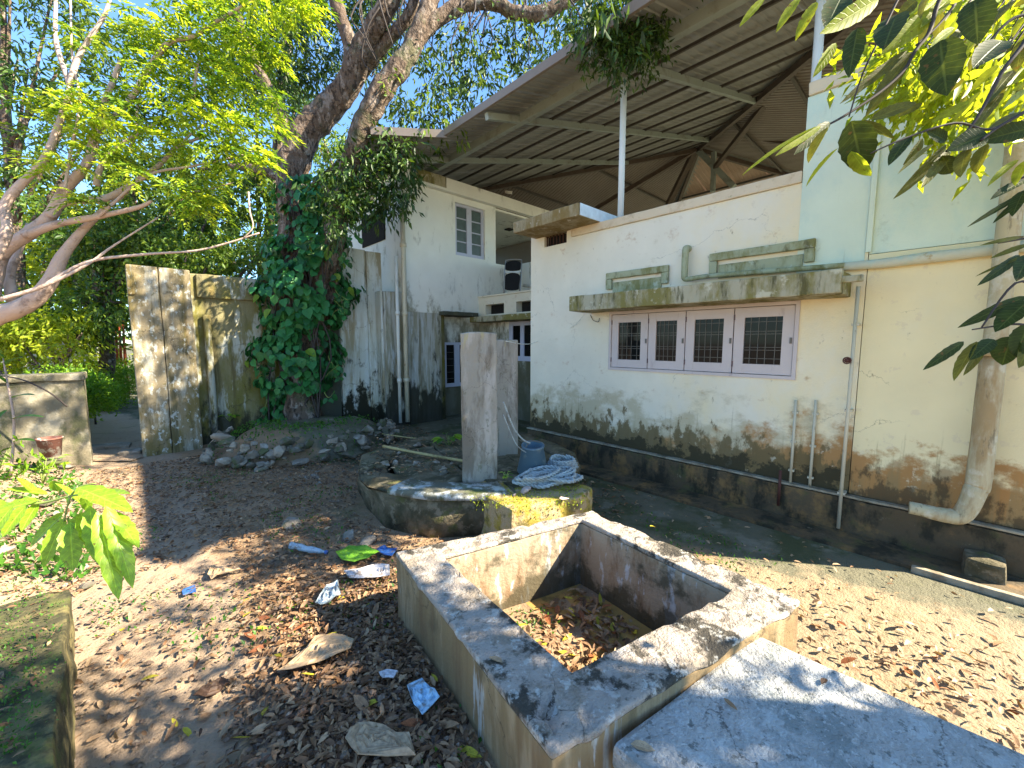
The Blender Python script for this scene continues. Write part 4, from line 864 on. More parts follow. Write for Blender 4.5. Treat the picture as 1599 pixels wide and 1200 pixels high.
# mossy step between well and tank
ZS = .40
stp = [PZ(727, 757, ZS), PZ(800, 797, ZS), PZ(905, 776, ZS), PZ(926, 762, ZS), PZ(838, 735, ZS)]
o = prism('cement_step', [tuple(p[:2]) for p in stp], -.05, ZS, M['mossblock'], None, .02, .014, .07); tag(o, 'mossy cement step block between the well and the tank', 'block')
# pink rocks on the step
for (px, py, r, lab) in ((822, 765, .075, 'largest pinkish rock on the mossy step before the rope'), (803, 773, .03, 'small pale rock chip left of the largest rock on the step'), (880, 779, .05, 'flat pinkish rock at the right edge of the mossy step')):
    tag(rock(PZ(px, py, ZS+r*.4), r, ROCKP[(px) % 3], None, 'rock'), lab, 'rock')

# ============================================================ TANK
TZ = .5
oc = [PZ(617, 862, TZ), PZ(925, 797, TZ), PZ(1251, 938, TZ), PZ(862, 1176, TZ)]
ic = [PZ(692, 868, TZ), PZ(908, 811, TZ), PZ(1141, 921, TZ), PZ(893, 1048, TZ)]
tank = thing('cement_tank', 'square open cement washing tank with wide lichen stained rim and dead leaves inside', 'tank', (oc[0]+oc[1]+oc[2]+oc[3])/4*Vector((1, 1, 0)).length if False else ((oc[0]+oc[2])/2).to_2d().to_3d())
def loopring(nm, out, inn, z0, z1, mat, par, bev=.014, rg=.006, cell=.07, chip=0):
    bm = bmesh.new(); A0 = [bm.verts.new((p[0], p[1], z0)) for p in out]; A1 = [bm.verts.new((p[0], p[1], z1)) for p in out]
    B0 = [bm.verts.new((p[0], p[1], z0)) for p in inn]; B1 = [bm.verts.new((p[0], p[1], z1)) for p in inn]; n = len(out)
    for i in range(n):
        j = (i+1) % n
        bm.faces.new((A0[i], A0[j], A1[j], A1[i])); bm.faces.new((B0[j], B0[i], B1[i], B1[j])); bm.faces.new((A1[i], A1[j], B1[j], B1[i])); bm.faces.new((A0[j], A0[i], B0[i], B0[j]))
    bmesh.ops.recalc_face_normals(bm, faces=bm.faces)
    ed = [e for e in bm.edges if not (e.verts[0] in A1+A0 and e.verts[1] in B1+B0) and not (e.verts[1] in A1+A0 and e.verts[0] in B1+B0)]
    if bev: bmesh.ops.bevel(bm, geom=ed, offset=bev, segments=3, affect='EDGES', profile=.5)
    rough_bm(bm, rg, cell)
    if chip:
        for v in bm.verts:
            q = noise.noise(v.co*9+Vector((4, 4, 4)))
            if q > .36 and v.co.z > z1-.03: v.co.z -= min(.02, (q-.36)*chip*8)
    return from_bm(nm, bm, mat, par, True)
def inset(pts, d):
    c = sum((Vector(p) for p in pts), Vector((0, 0, 0)))/len(pts); return [Vector(p)+(c-Vector(p)).normalized()*d*1.41 for p in pts]
loopring('outer_wall', inset(oc, .004), inset(oc, .06), -.12, TZ-.035, M['tank'], tank, .004, .006)
loopring('rim', oc, ic, TZ-.034, TZ, M['rim'], tank, .012, .0035, .035, .02)
loopring('inner_wall', inset(ic, -.06), inset(ic, -.002), -.02, TZ-.036, M['tankin'], tank, .004, .005)
prism('tank_floor', [tuple(p[:2]) for p in inset(ic, -.05)], -.06, -.004, M['tankfloor'], tank, 0, .006, .06)
# raised inner kerb line of the rim
k1 = inset(ic, -.035); 
# ============================================================ BLUE SLAB (bottom right) on its base
SZ = .43
c1_, c2_ = PZ(1182, 990, SZ), PZ(955, 1163, SZ); c3_ = PZ(1599, 1177, SZ)
e = (c3_-c1_).normalized()
sp = [c1_, c1_+e*1.35, c2_+e*1.5+(c2_-c1_).normalized()*.0, c2_]
slab = thing('washing_slab', 'blue grey cement washing slab in the lower right corner beside the tank', 'slab', (c1_.x, c1_.y, 0))
prism('slab_top', [tuple(p[:2]) for p in sp], SZ-.09, SZ, M['slab'], slab, .02, .006, .06)
inn = inset(sp, .14); prism('slab_base', [tuple(p[:2]) for p in inn], -.05, SZ-.092, M['tank'], slab, .01, .008, .08)
# ============================================================ LEFT LOW WALL (bottom left)
LZ2 = .42
a, b = PZ(108, 917, LZ2), PZ(88, 1200, LZ2); d = (b-a).normalized(); bb_ = a+d*2.4; nn = Vector((-1, -.05, 0))
o = prism('garden_kerb_wall', [tuple(p[:2]) for p in (a, bb_, bb_+nn*1.6, a+nn*1.6+Vector((0, .1, 0)))], -.05, LZ2, M['leftcon'], None, .02, .018, .05)
tag(o, 'dark mossy flat topped low wall in the lower left corner', 'wall')
# stones and soil bank further left
bank = thing('stone_bank', 'rough bank of loose stones and soil under the lime sapling at left', 'stones', (-.9, 5.2, 0))
for k in range(44):
    px = random.uniform(-60, 135); py = random.uniform(705, 880)
    p = PZ(px, py, .22); p.z = gz(p.x, p.y)+.02
    if p.x > -.35: continue
    rock(p, random.uniform(.03, .11), random.choice(ROCKS2[1::2]), bank)
for (px, py, r) in ((77, 712, .17), (75, 762, .10)):
    p = PZ(px, py, .25); p.z = gz(p.x, p.y)+.05; rock(p, r, ROCKS2[3], bank, 'stone', (r*1.3, r, r*.4))
for (q, w_) in ((0, .17), (1, .12)): rock(PD(80+q*22, 716+q*6, 5.3-q*.1)+Vector((0, 0, -.06)), w_, ROCKS2[1], bank, 'stone', (w_, w_*.8, w_*.45))

# ============================================================ RUBBLE MOUND round the tree
mc = Vector((2.25, 7.55, 0))
mound = thing('rubble_mound', 'low ring of rubble stones and weeds round the foot of the vine covered tree', 'stones', mc)
bm = bmesh.new()
for i in range(25):
    for j in range(25): bm.verts.new((mc.x-1.7+i*.14, mc.y-1.5+j*.13, 0))
bm.verts.ensure_lookup_table()
for v in bm.verts:
    d = math.hypot((v.co.x-mc.x)/1.5, (v.co.y-mc.y)/1.25); v.co.z = -.03+.42*(1-smooth(.55, 1.05, d))+.04*noise.noise(v.co*4)
for i in range(24):
    for j in range(24): bm.faces.new([bm.verts[q] for q in (i*25+j, (i+1)*25+j, (i+1)*25+j+1, i*25+j+1)])
from_bm('soil', bm, M['soil'], mound, True)
for k in range(120):
    a = random.uniform(math.radians(150), math.radians(345)); lay = random.random()
    rr = 1.06-.22*lay; p = Vector((mc.x+1.5*rr*math.cos(a), mc.y+1.25*rr*math.sin(a), .03+.33*lay+.03*random.random()))
    rock(p, random.uniform(.04, .15), random.choice(ROCKS2), mound)
for k in range(26):
    p = PZ(random.uniform(360, 600), random.uniform(735, 760), 0); rock(p+Vector((0, 0, .01)), random.uniform(.02, .06), random.choice(ROCKS), mound)

# loose rocks in the yard (each a thing, unlike enough to point at)
for (px, py, r, lab) in ((583, 768, .03, 'pale pebble on the soil left of the well'), (196, 740, .06, 'smooth pale stone alone on the soil below the threshold'), (545, 838, .12, 'flat tan stone at the foot of the well near the litter'), (573, 845, .10, 'brownish stone between the well foot and the blue paper scrap'),
                         (668, 817, .025, 'small white pebble on the well foot'), (452, 820, .12, 'dark flat stone in the middle of the yard'), (425, 700, .05, 'grey stone lying just before the rubble mound')):
    p = PZ(px, py, .02); p.z = gz(p.x, p.y)+r*.2; tag(rock(p, r, ROCKS[px % 9], None, 'rock'), lab, 'rock')

# ============================================================ MAIN TREE
def P8(px, py, d=7.9): return PD(px, py, d)
tree = thing('big_tree', 'big old tree with rough forked trunk and arching limbs above the climbing vine', 'tree', (mc.x+.25, mc.y+.2, .3))
tb = P8(465, 668, 8.0)
tube('trunk', [(Vector((P8(478, 690).x, P8(478, 690).y, .1)), .42), (P8(474, 650), .34), (P8(468, 560), .25), (P8(460, 440), .25), (P8(456, 340), .25), (P8(458, 270), .27), (P8(476, 212), .27), (P8(515, 168), .25), (P8(545, 130, 7.8), .22), (P8(575, 60, 7.6), .19), (P8(610, 0, 7.4), .16), (P8(640, -90, 7.2), .13)], M['bark'], tree, 18, 8, .22)
tube('limb', [(P8(490, 560, 8.1), .2), (P8(515, 400), .24), (P8(538, 290, 7.5), .17), (P8(560, 215, 7.1), .17), (P8(590, 150, 7.0), .19), (P8(622, 108, 7.0), .18), (P8(650, 60, 7.1), .15), (P8(668, 10, 7.2), .15), (P8(690, -60, 7.2), .13)], M['bark'], tree, 16, 8, .22)
tube('limb', [(P8(640, 75, 7.1), .14), (P8(678, 35, 7.2), .12), (P8(720, 10, 7.3), .12), (P8(765, 4, 7.4), .11), (P8(800, 18, 7.5), .12), (P8(840, 22, 7.5), .12), (P8(880, 5, 7.5), .10), (P8(930, -20, 7.4), .08), (P8(1000, -10, 6.8), .05)], M['bark'], tree, 14, 8, .22)
tube('limb', [(P8(540, 135), .15), (P8(548, 80), .14), (P8(530, 20), .13), (P8(510, -50), .12)], M['bark'], tree, 12, 6, .2)
tube('limb', [(P8(560, 120), .12), (P8(600, 70, 7.7), .11), (P8(640, 20, 7.5), .10), (P8(655, -40, 7.4), .09)], M['bark'], tree, 12, 6, .2)
tube('limb', [(P8(455, 210), .13), (P8(425, 150, 7.9), .10), (P8(395, 90, 7.9), .08), (P8(370, 20, 7.9), .06)], M['bark'], tree, 10, 6, .2)
tube('limb', [(P8(448, 285), .12), (P8(420, 270), .09), (P8(370, 260), .06), (P8(310, 265), .04)], M['bark'], tree, 8, 6, .2)
tw = []
for k in range(60):
    p0 = P8(random.uniform(560, 960), random.uniform(-70, 10), random.uniform(7, 8.4)); p = [(p0, .018)]
    for s in range(3): p0 = p0+Vector((random.uniform(-.25, .25), random.uniform(-.25, .25), -random.uniform(.25, .55))); p.append((p0, .014-.004*s))
    tw.append(p)
tubes('twigs', tw, M['darkbark'], tree, 5, 3)
def PCL(lst, d, r, n, sq=.8, jd=.6): return [(np.array(PD(x, y, d+random.uniform(-jd, jd))), r*random.uniform(.8, 1.25), n, sq) for x, y in lst]
cl = PCL([(500, -20), (450, 10), (430, 60), (560, -40), (620, -50), (700, -70), (780, -60), (850, -50), (900, -30), (480, 40), (590, 20), (590, 60), (510, 90), (560, 50), (480, 100), (620, 30), (400, 0), (400, 90), (430, 120)], 9.0, .58, 400)
cl += PCL([(690, 60), (730, 70), (770, 50), (820, 60), (860, 70), (880, 40), (690, 110), (760, 110), (840, 90), (700, 140), (900, 50), (920, 70), (820, 120), (790, 80), (730, 130)], 7.9, .36, 95)
cl += PCL([(640, 170), (670, 190), (610, 180), (700, 175), (650, 200), (720, 190), (600, 140), (760, 150), (880, 90), (680, 140)], 8.3, .32, 75)
for (x, y) in ((205, 450), (240, 480), (280, 450), (230, 560), (270, 600), (290, 520), (250, 660), (300, 640), (360, 560), (330, 470), (120, 620), (60, 640), (100, 680), (150, 740), (60, 600)):  # clusters added above the frame to shade the boundary wall
    g = PY(x, y, 8.6); t_ = random.uniform(5.6, 6.4)-max(0, g.z-1)*.6; cl.append((np.array(g+Vector((.78, -1.05, 1))*t_), .38, 150, .8))
cl += PCL([(525, 320), (540, 300), (525, 360), (535, 270), (515, 290)], 6.95, .16, 110, .9, .1)
cl += PCL([(590, 290), (605, 280), (622, 300), (590, 315), (570, 250), (560, 290), (600, 250), (615, 240), (636, 250)], 7.3, .24, 150, .8, .15)
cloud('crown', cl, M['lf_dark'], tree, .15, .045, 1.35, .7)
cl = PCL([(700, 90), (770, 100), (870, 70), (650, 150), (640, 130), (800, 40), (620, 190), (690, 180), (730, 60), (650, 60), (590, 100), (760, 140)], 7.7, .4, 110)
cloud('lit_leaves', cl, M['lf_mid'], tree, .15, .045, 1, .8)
# twig clump hanging by the pole
cl = PCL([(985, 40), (1000, 60), (960, 40), (1015, 30), (975, 75), (1000, 15), (940, 20), (930, 60), (955, 90), (1000, 80), (1030, 0), (1010, 40), (970, 10), (930, 30)], 5.0, .22, 230, .9, .2)
hb = cloud('hanging_leaves', cl, M['lf_dark'], tree, .09, .03, 1.2, .5)
tubes('twigs', [[(P8(980, 5, 5.2), .01), (P8(985, 35, 5.05), .012), (P8(985+random.uniform(-30, 30), 55+random.uniform(-20, 20), 5.0), .006)] for k in range(14)], M['palebark'], tree, 5, 3)
# ------------------------------------------------------------ vine on the trunk
vine = thing('climbing_vine', 'dense heart leaved green vine wrapping the lower trunk of the big tree', 'vine', P8(470, 640))
stem = [[(P8(470+random.uniform(-50, 50), 670, 7.7), .015), (P8(470+random.uniform(-50, 50), 560, 7.6), .013), (P8(470+random.uniform(-40, 40), 440, 7.6), .012), (P8(480+random.uniform(-40, 40), 310, 7.6), .01)] for _ in range(12)]
tubes('vine_stems', stem, M['darkbark'], vine, 5, 4)
def vine_pts(n):
    P, Nn = [], []
    while len(P) < n:
        t = random.random(); y = 285+t*400
        hw = 44+22*math.sin(math.pi*min(1, t*1.05))-(14 if t > .8 else 0)+26*noise.noise((t*8, 0, 0))
        cx_ = 455+(1-t)*42+12*noise.noise((t*4, 5, 0)); a = random.uniform(-2.1, 2.1)
        if t > .86 and random.random() < .5: continue
        if noise.noise((t*9, a*1.5, 2)) < -.08 and random.random() < .85: continue
        r = hw/F*7.7; rr = r*random.uniform(.72, 1.0)*(1+.25*noise.noise((t*14, a*3, 7)))
        c = P8(cx_, y, 8.05); d = Vector(rt)*math.sin(a)-Vector((fw[0], fw[1], 0)).normalized()*math.cos(a)
        P.append(c+d*rr); Nn.append((d+Vector((random.gauss(0, .35), random.gauss(0, .35), .5+random.gauss(0, .3)))).normalized())
    return P, Nn
P, Nn = vine_pts(3000)
n = len(P); A = np.array([[random.gauss(0, .45), random.gauss(0, .45), -1] for _ in range(n)])+np.array([list(q) for q in Nn])*.35
ls = np.array([random.uniform(.11, .19) for _ in range(n)])
o = leaf_mesh('leaf', np.array([list(p) for p in P[300:]]), A[300:], np.array([list(q) for q in Nn[300:]]), ls[300:], ls[300:]*.85, M['lf_vine'], vine, .12, six=True); o['kind'] = 'stuff'
for k in range(26):
    y = random.uniform(300, 640); sd = random.choice([-1, 1]); p0 = P8(455+(1-(y-285)/400)*42+sd*44, y, 7.7); pts_ = [(p0, .008)]
    for q in range(4): p0 = p0+Vector(rt)*sd*random.uniform(.02, .10)+Vector((0, 0, random.uniform(-.14, .08))); pts_.append((p0, .006-.001*q)); P.append(p0+Vector((0, 0, -.02))); Nn.append(Vector((-.5, -.6, .5)).normalized()); P.append(p0+Vector((random.gauss(0, .04), random.gauss(0, .04), -.05))); Nn.append(Vector((-.4, -.7, .5)).normalized())
    stem.append(pts_)
shoot_leaves = P[n:]
for st_ in stem[12:]: tube('shoot', st_, M['greenstem'], vine, 4, 3)
m2 = len(shoot_leaves); o = leaf_mesh('shoot_leaves', np.array([list(p) for p in shoot_leaves]), rng.normal(size=(m2, 3))*.5+np.array([0, 0, -.8]), np.array([list(q) for q in Nn[n:]]), rng.uniform(.08, .14, m2), rng.uniform(.06, .11, m2), M['lf_vine'], vine, .12, six=True)
hearts = []
for v_ in range(6):
    ob = bigleaf_mesh('leaf', (0, 0, 0), (0, 1, 0), .95, (0, 0, 1), M['lf_vine'] if v_ < 5 else M['lf_vine_y'], None, .10+.04*v_ % .2, 6, .02, 'heart'); hearts.append(ob.data); bpy.data.objects.remove(ob)
for i in range(300):
    p = P[i]; nv = Nn[i]; ax = Vector(A[i]).normalized(); s = ax.cross(nv).normalized(); nz = s.cross(ax)
    p = p+nv*.05
    me = hearts[5] if random.random() < .09 else random.choice(hearts[:5]); o = bpy.data.objects.new('leaf', me); COL.objects.link(o); o.parent = vine
    k = random.uniform(.14, .21); R = Matrix((s, ax, nz)).transposed().to_4x4(); o.matrix_local = Matrix.Translation(p-vine.location) @ R @ Matrix.Scale(k, 4)

# ============================================================ LEFT TREE (bright feathery)
ltree = thing('feathery_tree', 'sunlit young tree with pale crooked branches and feathery yellow green leaves at left', 'tree', PD(-120, 640, 4.0).to_2d().to_3d())
def L4(px, py, d=4.0): return PD(px, py, d)
def poly(lst, r0, r1, d=4.0, dd=0): n = len(lst)-1; return [(L4(x, y, d+dd*i/n), r0+(r1-r0)*i/n) for i, (x, y) in enumerate(lst)]
base_ = L4(-120, 640); base_.z = 0
tube('trunk', [(base_, .14), (L4(-110, 560), .12)]+poly([(-60, 520), (0, 492), (45, 474), (78, 440), (98, 400), (125, 365), (160, 330), (200, 300)], .10, .012), M['palebark'], ltree, 12, 6, .15)
BR = [([(-60, 520), (-20, 470), (0, 400), (44, 365), (78, 338), (101, 297), (135, 257), (149, 209), (152, 189), (176, 128), (189, 95)], .075, .016, 4.0, -.2),
      ([(78, 338), (101, 317), (162, 311), (203, 290), (250, 257), (277, 230), (320, 213)], .04, .012, 3.9, .1),
      ([(40, 368), (90, 350), (155, 338), (216, 324), (237, 314)], .04, .012, 3.9, -.1),
      ([(150, 290), (155, 267), (169, 243), (209, 213), (243, 194)], .028, .010, 3.85, 0),
      ([(-20, 420), (10, 365), (7, 324), (27, 294), (64, 257), (84, 216), (98, 176), (108, 135), (88, 68), (87, 0), (85, -60)], .045, .010, 3.7, 0),
      ([(149, 209), (200, 160), (257, 73), (304, 57), (338, 34), (395, 0), (430, -30)], .03, .009, 3.9, -.2),
      ([(108, 135), (120, 95), (140, 60), (165, 20), (180, -40)], .025, .012, 3.7, 0),
      ([(0, 468), (68, 447), (135, 414), (179, 383), (247, 340)], .018, .006, 3.6, .3),
      ([(68, 447), (135, 410), (220, 398), (304, 392), (355, 380), (405, 364)], .015, .007, 3.7, .3),
      ([(20, 470), (15, 430), (30, 390), (45, 350)], .05, .02, 4.1, .1),
      ([(203, 235), (212, 205), (215, 165), (220, 150)], .016, .010, 3.9, 0), ([(300, 165), (304, 130), (310, 95)], .016, .010, 3.9, 0),
      ([(101, 297), (110, 240), (125, 160), (113, 90), (110, 0)], .014, .007, 3.7, 0), ([(155, 338), (230, 275), (300, 260), (370, 245), (400, 235)], .014, .006, 3.8, .2),
      ([(277, 230), (310, 200), (330, 192), (350, 195)], .012, .006, 3.9, .1), ([(300, 300), (330, 295), (365, 285)], .008, .004, 3.9, .1), ([(388, 300), (390, 330), (395, 355), (380, 372)], .008, .005, 3.95, 0)]
for lst, r0, r1, d, dd in BR: tube('branch', poly(lst, r0, r1, d, dd), M['palebark'], ltree, 9, 5, .15)
fc = [(330, 90, .3), (380, 55, .25), (300, 165, .35), (350, 195, .3), (400, 200, .25), (240, 140, .3), (120, 55, .2), (200, 40, .3), (270, 20, .35), (140, 190, .25), (110, 150, .2), (290, 295, .3), (240, 225, .3), (430, 10, .25), (470, -5, .2), (160, 240, .2), (360, 130, .3), (410, 90, .2), (330, 30, .3), (340, 230, .25),
      (310, 320, .2), (260, 190, .3), (180, 150, .2), (170, 180, .2), (100, 190, .18), (50, 160, .15), (380, -20, .3), (220, 90, .25), (280, 120, .3), (60, 250, .15), (330, 265, .22), (420, 160, .2), (395, 240, .18), (90, 250, .15), (130, 310, .15), (250, 60, .3), (300, -20, .3), (210, 270, .2)]
sprays('feathery_leaves', [(list(L4(x, y, 3.8+random.uniform(-.3, .3))), r*1.0, r) for x, y, r in fc], M['lf_bright'], ltree, 620, .24, .08, .025)
sprays('feathery_leaves', [(list(L4(x, y, 3.9+random.uniform(-.3, .3))), r, r) for x, y, r in fc], M['lf_mid2'], ltree, 330, .24, .08, .025)
sprays('shaded_leaves', [(list(L4(x, y, 4.2)), .35, 1) for x, y in ((150, 120), (250, 180), (330, 120), (80, 210), (290, 250), (200, 60))], M['lf_mid'], ltree, 160, .26, .08, .026)

# ============================================================ BACKGROUND TREES
def bgtree(label, bx, D, clusters, mat, L, W, dens, trunk=True, group='trees beyond the boundary wall', tw_=.16):
    b = PD(bx, 560, D); b.z = 0; t = thing('dense_tree', label, 'tree', b, group)
    top = PD(clusters[0][0], clusters[0][1], D)
    tube('trunk', [(b, tw_*1.3), (b.lerp(top, .35)+Vector((.15, 0, 0)), tw_), (b.lerp(top, .7), tw_*.7), (top, tw_*.3)], M['bark'], t, 9, 5, .15)
    lim = [[(b.lerp(top, random.uniform(.35, .7)), tw_*.5), (PD(c[0], c[1], D+random.uniform(-.5, .5)), tw_*.15)] for c in clusters[:10]]
    tubes('limbs', lim, M['bark'], t, 6, 1)
    cloud('crown', [(np.array(PD(c[0], c[1], D+random.uniform(-1, 1)*D*.06)), c[2]/F*D, c[3], .85) for c in clusters], M[mat], t, L, W, dens, .5)
    return t
def rc(n, x0, x1, y0, y1, r, cnt): return [(random.uniform(x0, x1), random.uniform(y0, y1), r*random.uniform(.7, 1.3), cnt) for _ in range(n)]
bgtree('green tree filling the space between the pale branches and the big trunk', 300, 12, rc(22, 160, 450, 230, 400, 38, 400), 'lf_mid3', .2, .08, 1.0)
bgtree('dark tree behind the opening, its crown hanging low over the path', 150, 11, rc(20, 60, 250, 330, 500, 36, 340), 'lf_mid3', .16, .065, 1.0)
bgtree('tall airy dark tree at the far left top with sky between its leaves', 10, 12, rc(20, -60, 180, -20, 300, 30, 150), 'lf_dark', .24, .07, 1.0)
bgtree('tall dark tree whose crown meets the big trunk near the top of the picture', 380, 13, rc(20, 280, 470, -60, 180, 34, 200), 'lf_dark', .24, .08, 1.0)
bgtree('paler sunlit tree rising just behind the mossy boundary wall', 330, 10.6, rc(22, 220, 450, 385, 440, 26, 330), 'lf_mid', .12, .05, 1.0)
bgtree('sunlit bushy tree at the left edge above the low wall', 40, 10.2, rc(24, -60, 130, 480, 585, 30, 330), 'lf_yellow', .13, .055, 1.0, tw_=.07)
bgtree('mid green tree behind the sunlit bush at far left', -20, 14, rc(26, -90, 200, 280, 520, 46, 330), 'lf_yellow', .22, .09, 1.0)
bgtree('far dense green tree closing the view behind the garden', 250, 20, rc(34, -80, 620, 300, 500, 60, 380), 'lf_mid', .3, .13, 1.0)
bgtree('far tree standing behind the roof eave at the centre', 640, 22, rc(10, 480, 570, 200, 330, 30, 200), 'lf_mid', .3, .11, 1.0)
# hedge and garden beyond the opening
hd = thing('hedge', 'clipped bright green hedge beside the garden path beyond the opening', 'hedge', PD(165, 660, 10.6).to_2d().to_3d())
cl = []
for k in range(60):
    p = PY(random.uniform(70, 190), 620, random.uniform(9.6, 13)); 
    if p.x > -.55-(p.y-9.5)*.02: continue
    cl.append((np.array((p.x, p.y, random.uniform(.6, 1.0))), .34, 520, .8))
for k in range(34):
    if k % 2: p = PD(random.uniform(125, 225), random.uniform(572, 606), random.uniform(11.6, 14)); r_ = .42
    else: p = PD(random.uniform(125, 172), random.uniform(590, 650), random.uniform(10.2, 11)); r_ = .25
    p.z = max(.3, p.z); cl.append((np.array(p), r_, 420, .8))
for k in range(22): p = PD(random.uniform(140, 212), random.uniform(580, 632), random.uniform(11, 12.5)); p.z = max(.25, p.z); cl.append((np.array(p), .32, 420, .8))
cloud('foliage', cl, M['lf_hedge'], hd, .07, .03, 1.0, -.2)
for c in cl[:60:5]: tube('hedge_stem', [((c[0][0], c[0][1], 0), .02), ((c[0][0], c[0][1], .8), .012)], M['darkbark'], hd, 5, 1)
o = None
def palm(px, py, D, label, mat, hh, n=11, size=.6):
    c = PD(px, py, D); t = thing('fan_palm', label, 'palm', (c.x, c.y, 0)); tube('trunk', [((c.x, c.y, 0), .05), (c, .04)], M['redstem'] if 'red' in label else M['bark'], t, 7, 3)
    P, A, Nn, L = [], [], [], []
    for k in range(n):
        a = random.uniform(0, 6.28); e_ = random.uniform(-.2, .9); d = Vector((math.cos(a), math.sin(a), e_)).normalized(); s = d.cross(Vector((0, 0, 1))).normalized(); tip = c+d*size*.6
        for q in range(9): th = -1.1+2.2*q/8; P.append(list(tip)); A.append(list(d*math.cos(th)+s*math.sin(th)+Vector((0, 0, -.2)))); Nn.append(list(s.cross(d))); L.append(size*.7)
    leaf_mesh('fronds', np.array(P), np.array(A), np.array(Nn), np.array(L), np.array(L)*.09, mat, t)
    tubes('frond_stalks', [[(c, .008), (Vector(p), .005)] for p in P[4::9]], M['greenstem'], t, 4, 1)
palm(165, 540, 13.5, 'small green fan palm behind the hedge in the opening', M['lf_mid'], 1.5)
palm(193, 530, 14.5, 'palm with bright red stems right of the fan palm', M['lf_dark'], 1.8, 8, .7)
tubes_ = thing('red_stem_palm', 'cluster of orange red palm stems standing behind the hedge', 'palm', PD(190, 560, 14).to_2d().to_3d())
tubes('stems', [[(PD(184+k*6, 580, 14), .04), (PD(180+k*6, 500, 14), .035)] for k in range(3)], M['redstem'], tubes_, 6, 2); cloud('fronds', PCL([(180, 490), (200, 480), (190, 470)], 14, .5, 120), M['lf_mid'], tubes_, .4, .05, 1, .3)
# hut far left
hut = thing('garden_hut', 'small pale hut with a worn brown roof half hidden by the sunlit bush', 'hut', PD(95, 600, 14).to_2d().to_3d())
p = PD(95, 560, 14.5); zr = PD(95, 512, 14.5).z
box('wall', (p.x-1.2, p.y, 0), (p.x+.9, p.y+1.8, zr-.1), M['wall'], hut, .01)
prism('roof', [(p.x-1.5, p.y-.4), (p.x+1.2, p.y-.4), (p.x+1.2, p.y+2.2), (p.x-1.5, p.y+2.2)], zr-.1, zr, M['hutroof'], hut, .01, 0, .1, False, [zr-.05, zr-.05, zr+.6, zr+.6])
# red pot on the bank
pc = PD(80, 712, 5.3)
pot = thing('old_bucket', 'worn red and white paint bucket standing on stones before the low wall', 'bucket', pc)
lathe('body', [(.0, 0), (.14, 0), (.175, .33), (.19, .335), (.19, .36), (.165, .36), (.13, .04), (0, .04)], M['redpot'], pot, 22, Matrix.Translation(pc) @ Matrix.Scale(.66, 4))
tube('handle', [(pc+Vector((.122*math.cos(a), .122*math.sin(a), .228-.04*math.sin(a/1))), .004) for a in np.linspace(0, math.pi, 9)], M['bars'], pot, 5, 1)
o = tube('hose', [(PD(-20, 585, 5.2), .010), (PD(30, 592, 5.2), .010), (PD(75, 612, 5.3), .010), (PD(105, 635, 5.4), .012)], M['darkbark'], None, 6, 5); tag(o, 'thin dark hose drooping in front of the low wall coping', 'hose')
# slim sapling stem
sp_ = thing('thin_sapling', 'thin bare stemmed sapling with a few narrow leaves at the left edge', 'plant', PZ(17, 742, .25))
tube('stem', [(PZ(17, 742, .25), .014), (PD(22, 660, 4.8), .012), (PD(12, 600, 4.8), .010), (PD(5, 560, 4.8), .006)], M['palebark'], sp_, 7, 4, .1)
for (x0, y0, x1, y1) in ((18, 622, 50, 608), (18, 655, 62, 640), (12, 640, -15, 660), (12, 600, -10, 580), (8, 570, 30, 550), (8, 560, -15, 545), (20, 690, 50, 680)):
    bigleaf_mesh('leaf', PD(x0, y0, 4.8), PD(x1, y1, 4.7), .07, (0, -.3, 1), M['lf_weed'], sp_, .2)
for (X_, lab) in ((-10, 'yellow green weed clump at the left edge before the low wall'), (60, 'small leafy weed between the bucket and the lime sapling')):
    c = PD(X_, 700, 4.9); c.z = gz(c.x, c.y); t = thing('weed', lab, 'plant', c)
    cloud('leaves', [(np.array(c+Vector((0, 0, .2))), .22, 70, .8)], M['lf_hedge'], t, .12, .035, 1, .1); tubes('stems', [[(c, .006), (c+Vector((random.uniform(-.15, .15), random.uniform(-.15, .15), .3)), .003)] for _ in range(6)], M['greenstem'], t, 4, 1)

# ============================================================ LIME SAPLING (foreground left)
sap = thing('lime_sapling', 'foreground sapling with large lime green drooping leaves at left', 'plant', PD(-30, 900, 1.7))
def S1(px, py, d=1.65): return PD(px, py, d)
tube('stem', [(S1(-60, 860, 1.9), .012), (S1(-20, 810, 1.8), .009), (S1(30, 790), .006), (S1(70, 785), .005), (S1(110, 775), .004), (S1(150, 770), .003)], M['greenstem'], sap, 7, 5)
tubes('leaf_stalks', [[(S1(110, 775), .004), (S1(104, 795), .003), (S1(100, 815), .003)], [(S1(110, 775), .004), (S1(125, 760), .003), (S1(150, 755), .002)], [(S1(70, 785), .003), (S1(40, 775), .002), (S1(20, 770), .002)]], M['greenstem'], sap, 5, 3)
SL_ = [(120, 762, 204, 792, 46, 1.6), (150, 800, 190, 934, 46, 1.5), (165, 790, 212, 915, 42, 1.52), (110, 815, 112, 892, 44, 1.6), (102, 808, 62, 888, 36, 1.62), (100, 800, 40, 855, 30, 1.66), (125, 800, 160, 872, 40, 1.6), (60, 782, -20, 800, 36, 1.6), (75, 772, 10, 760, 22, 1.7), (90, 768, 82, 748, 20, 1.7), (40, 790, 0, 838, 34, 1.55), (20, 790, -30, 850, 40, 1.5), (130, 790, 92, 752, 24, 1.7), (140, 800, 128, 770, 20, 1.7), (140, 790, 150, 880, 36, 1.58), (130, 800, 85, 860, 30, 1.63), (175, 800, 218, 850, 34, 1.55), (0, 780, -10, 830, 34, 1.6), (60, 785, 30, 830, 26, 1.62), (150, 770, 200, 765, 22, 1.65), (60, 775, 30, 745, 18, 1.7)]
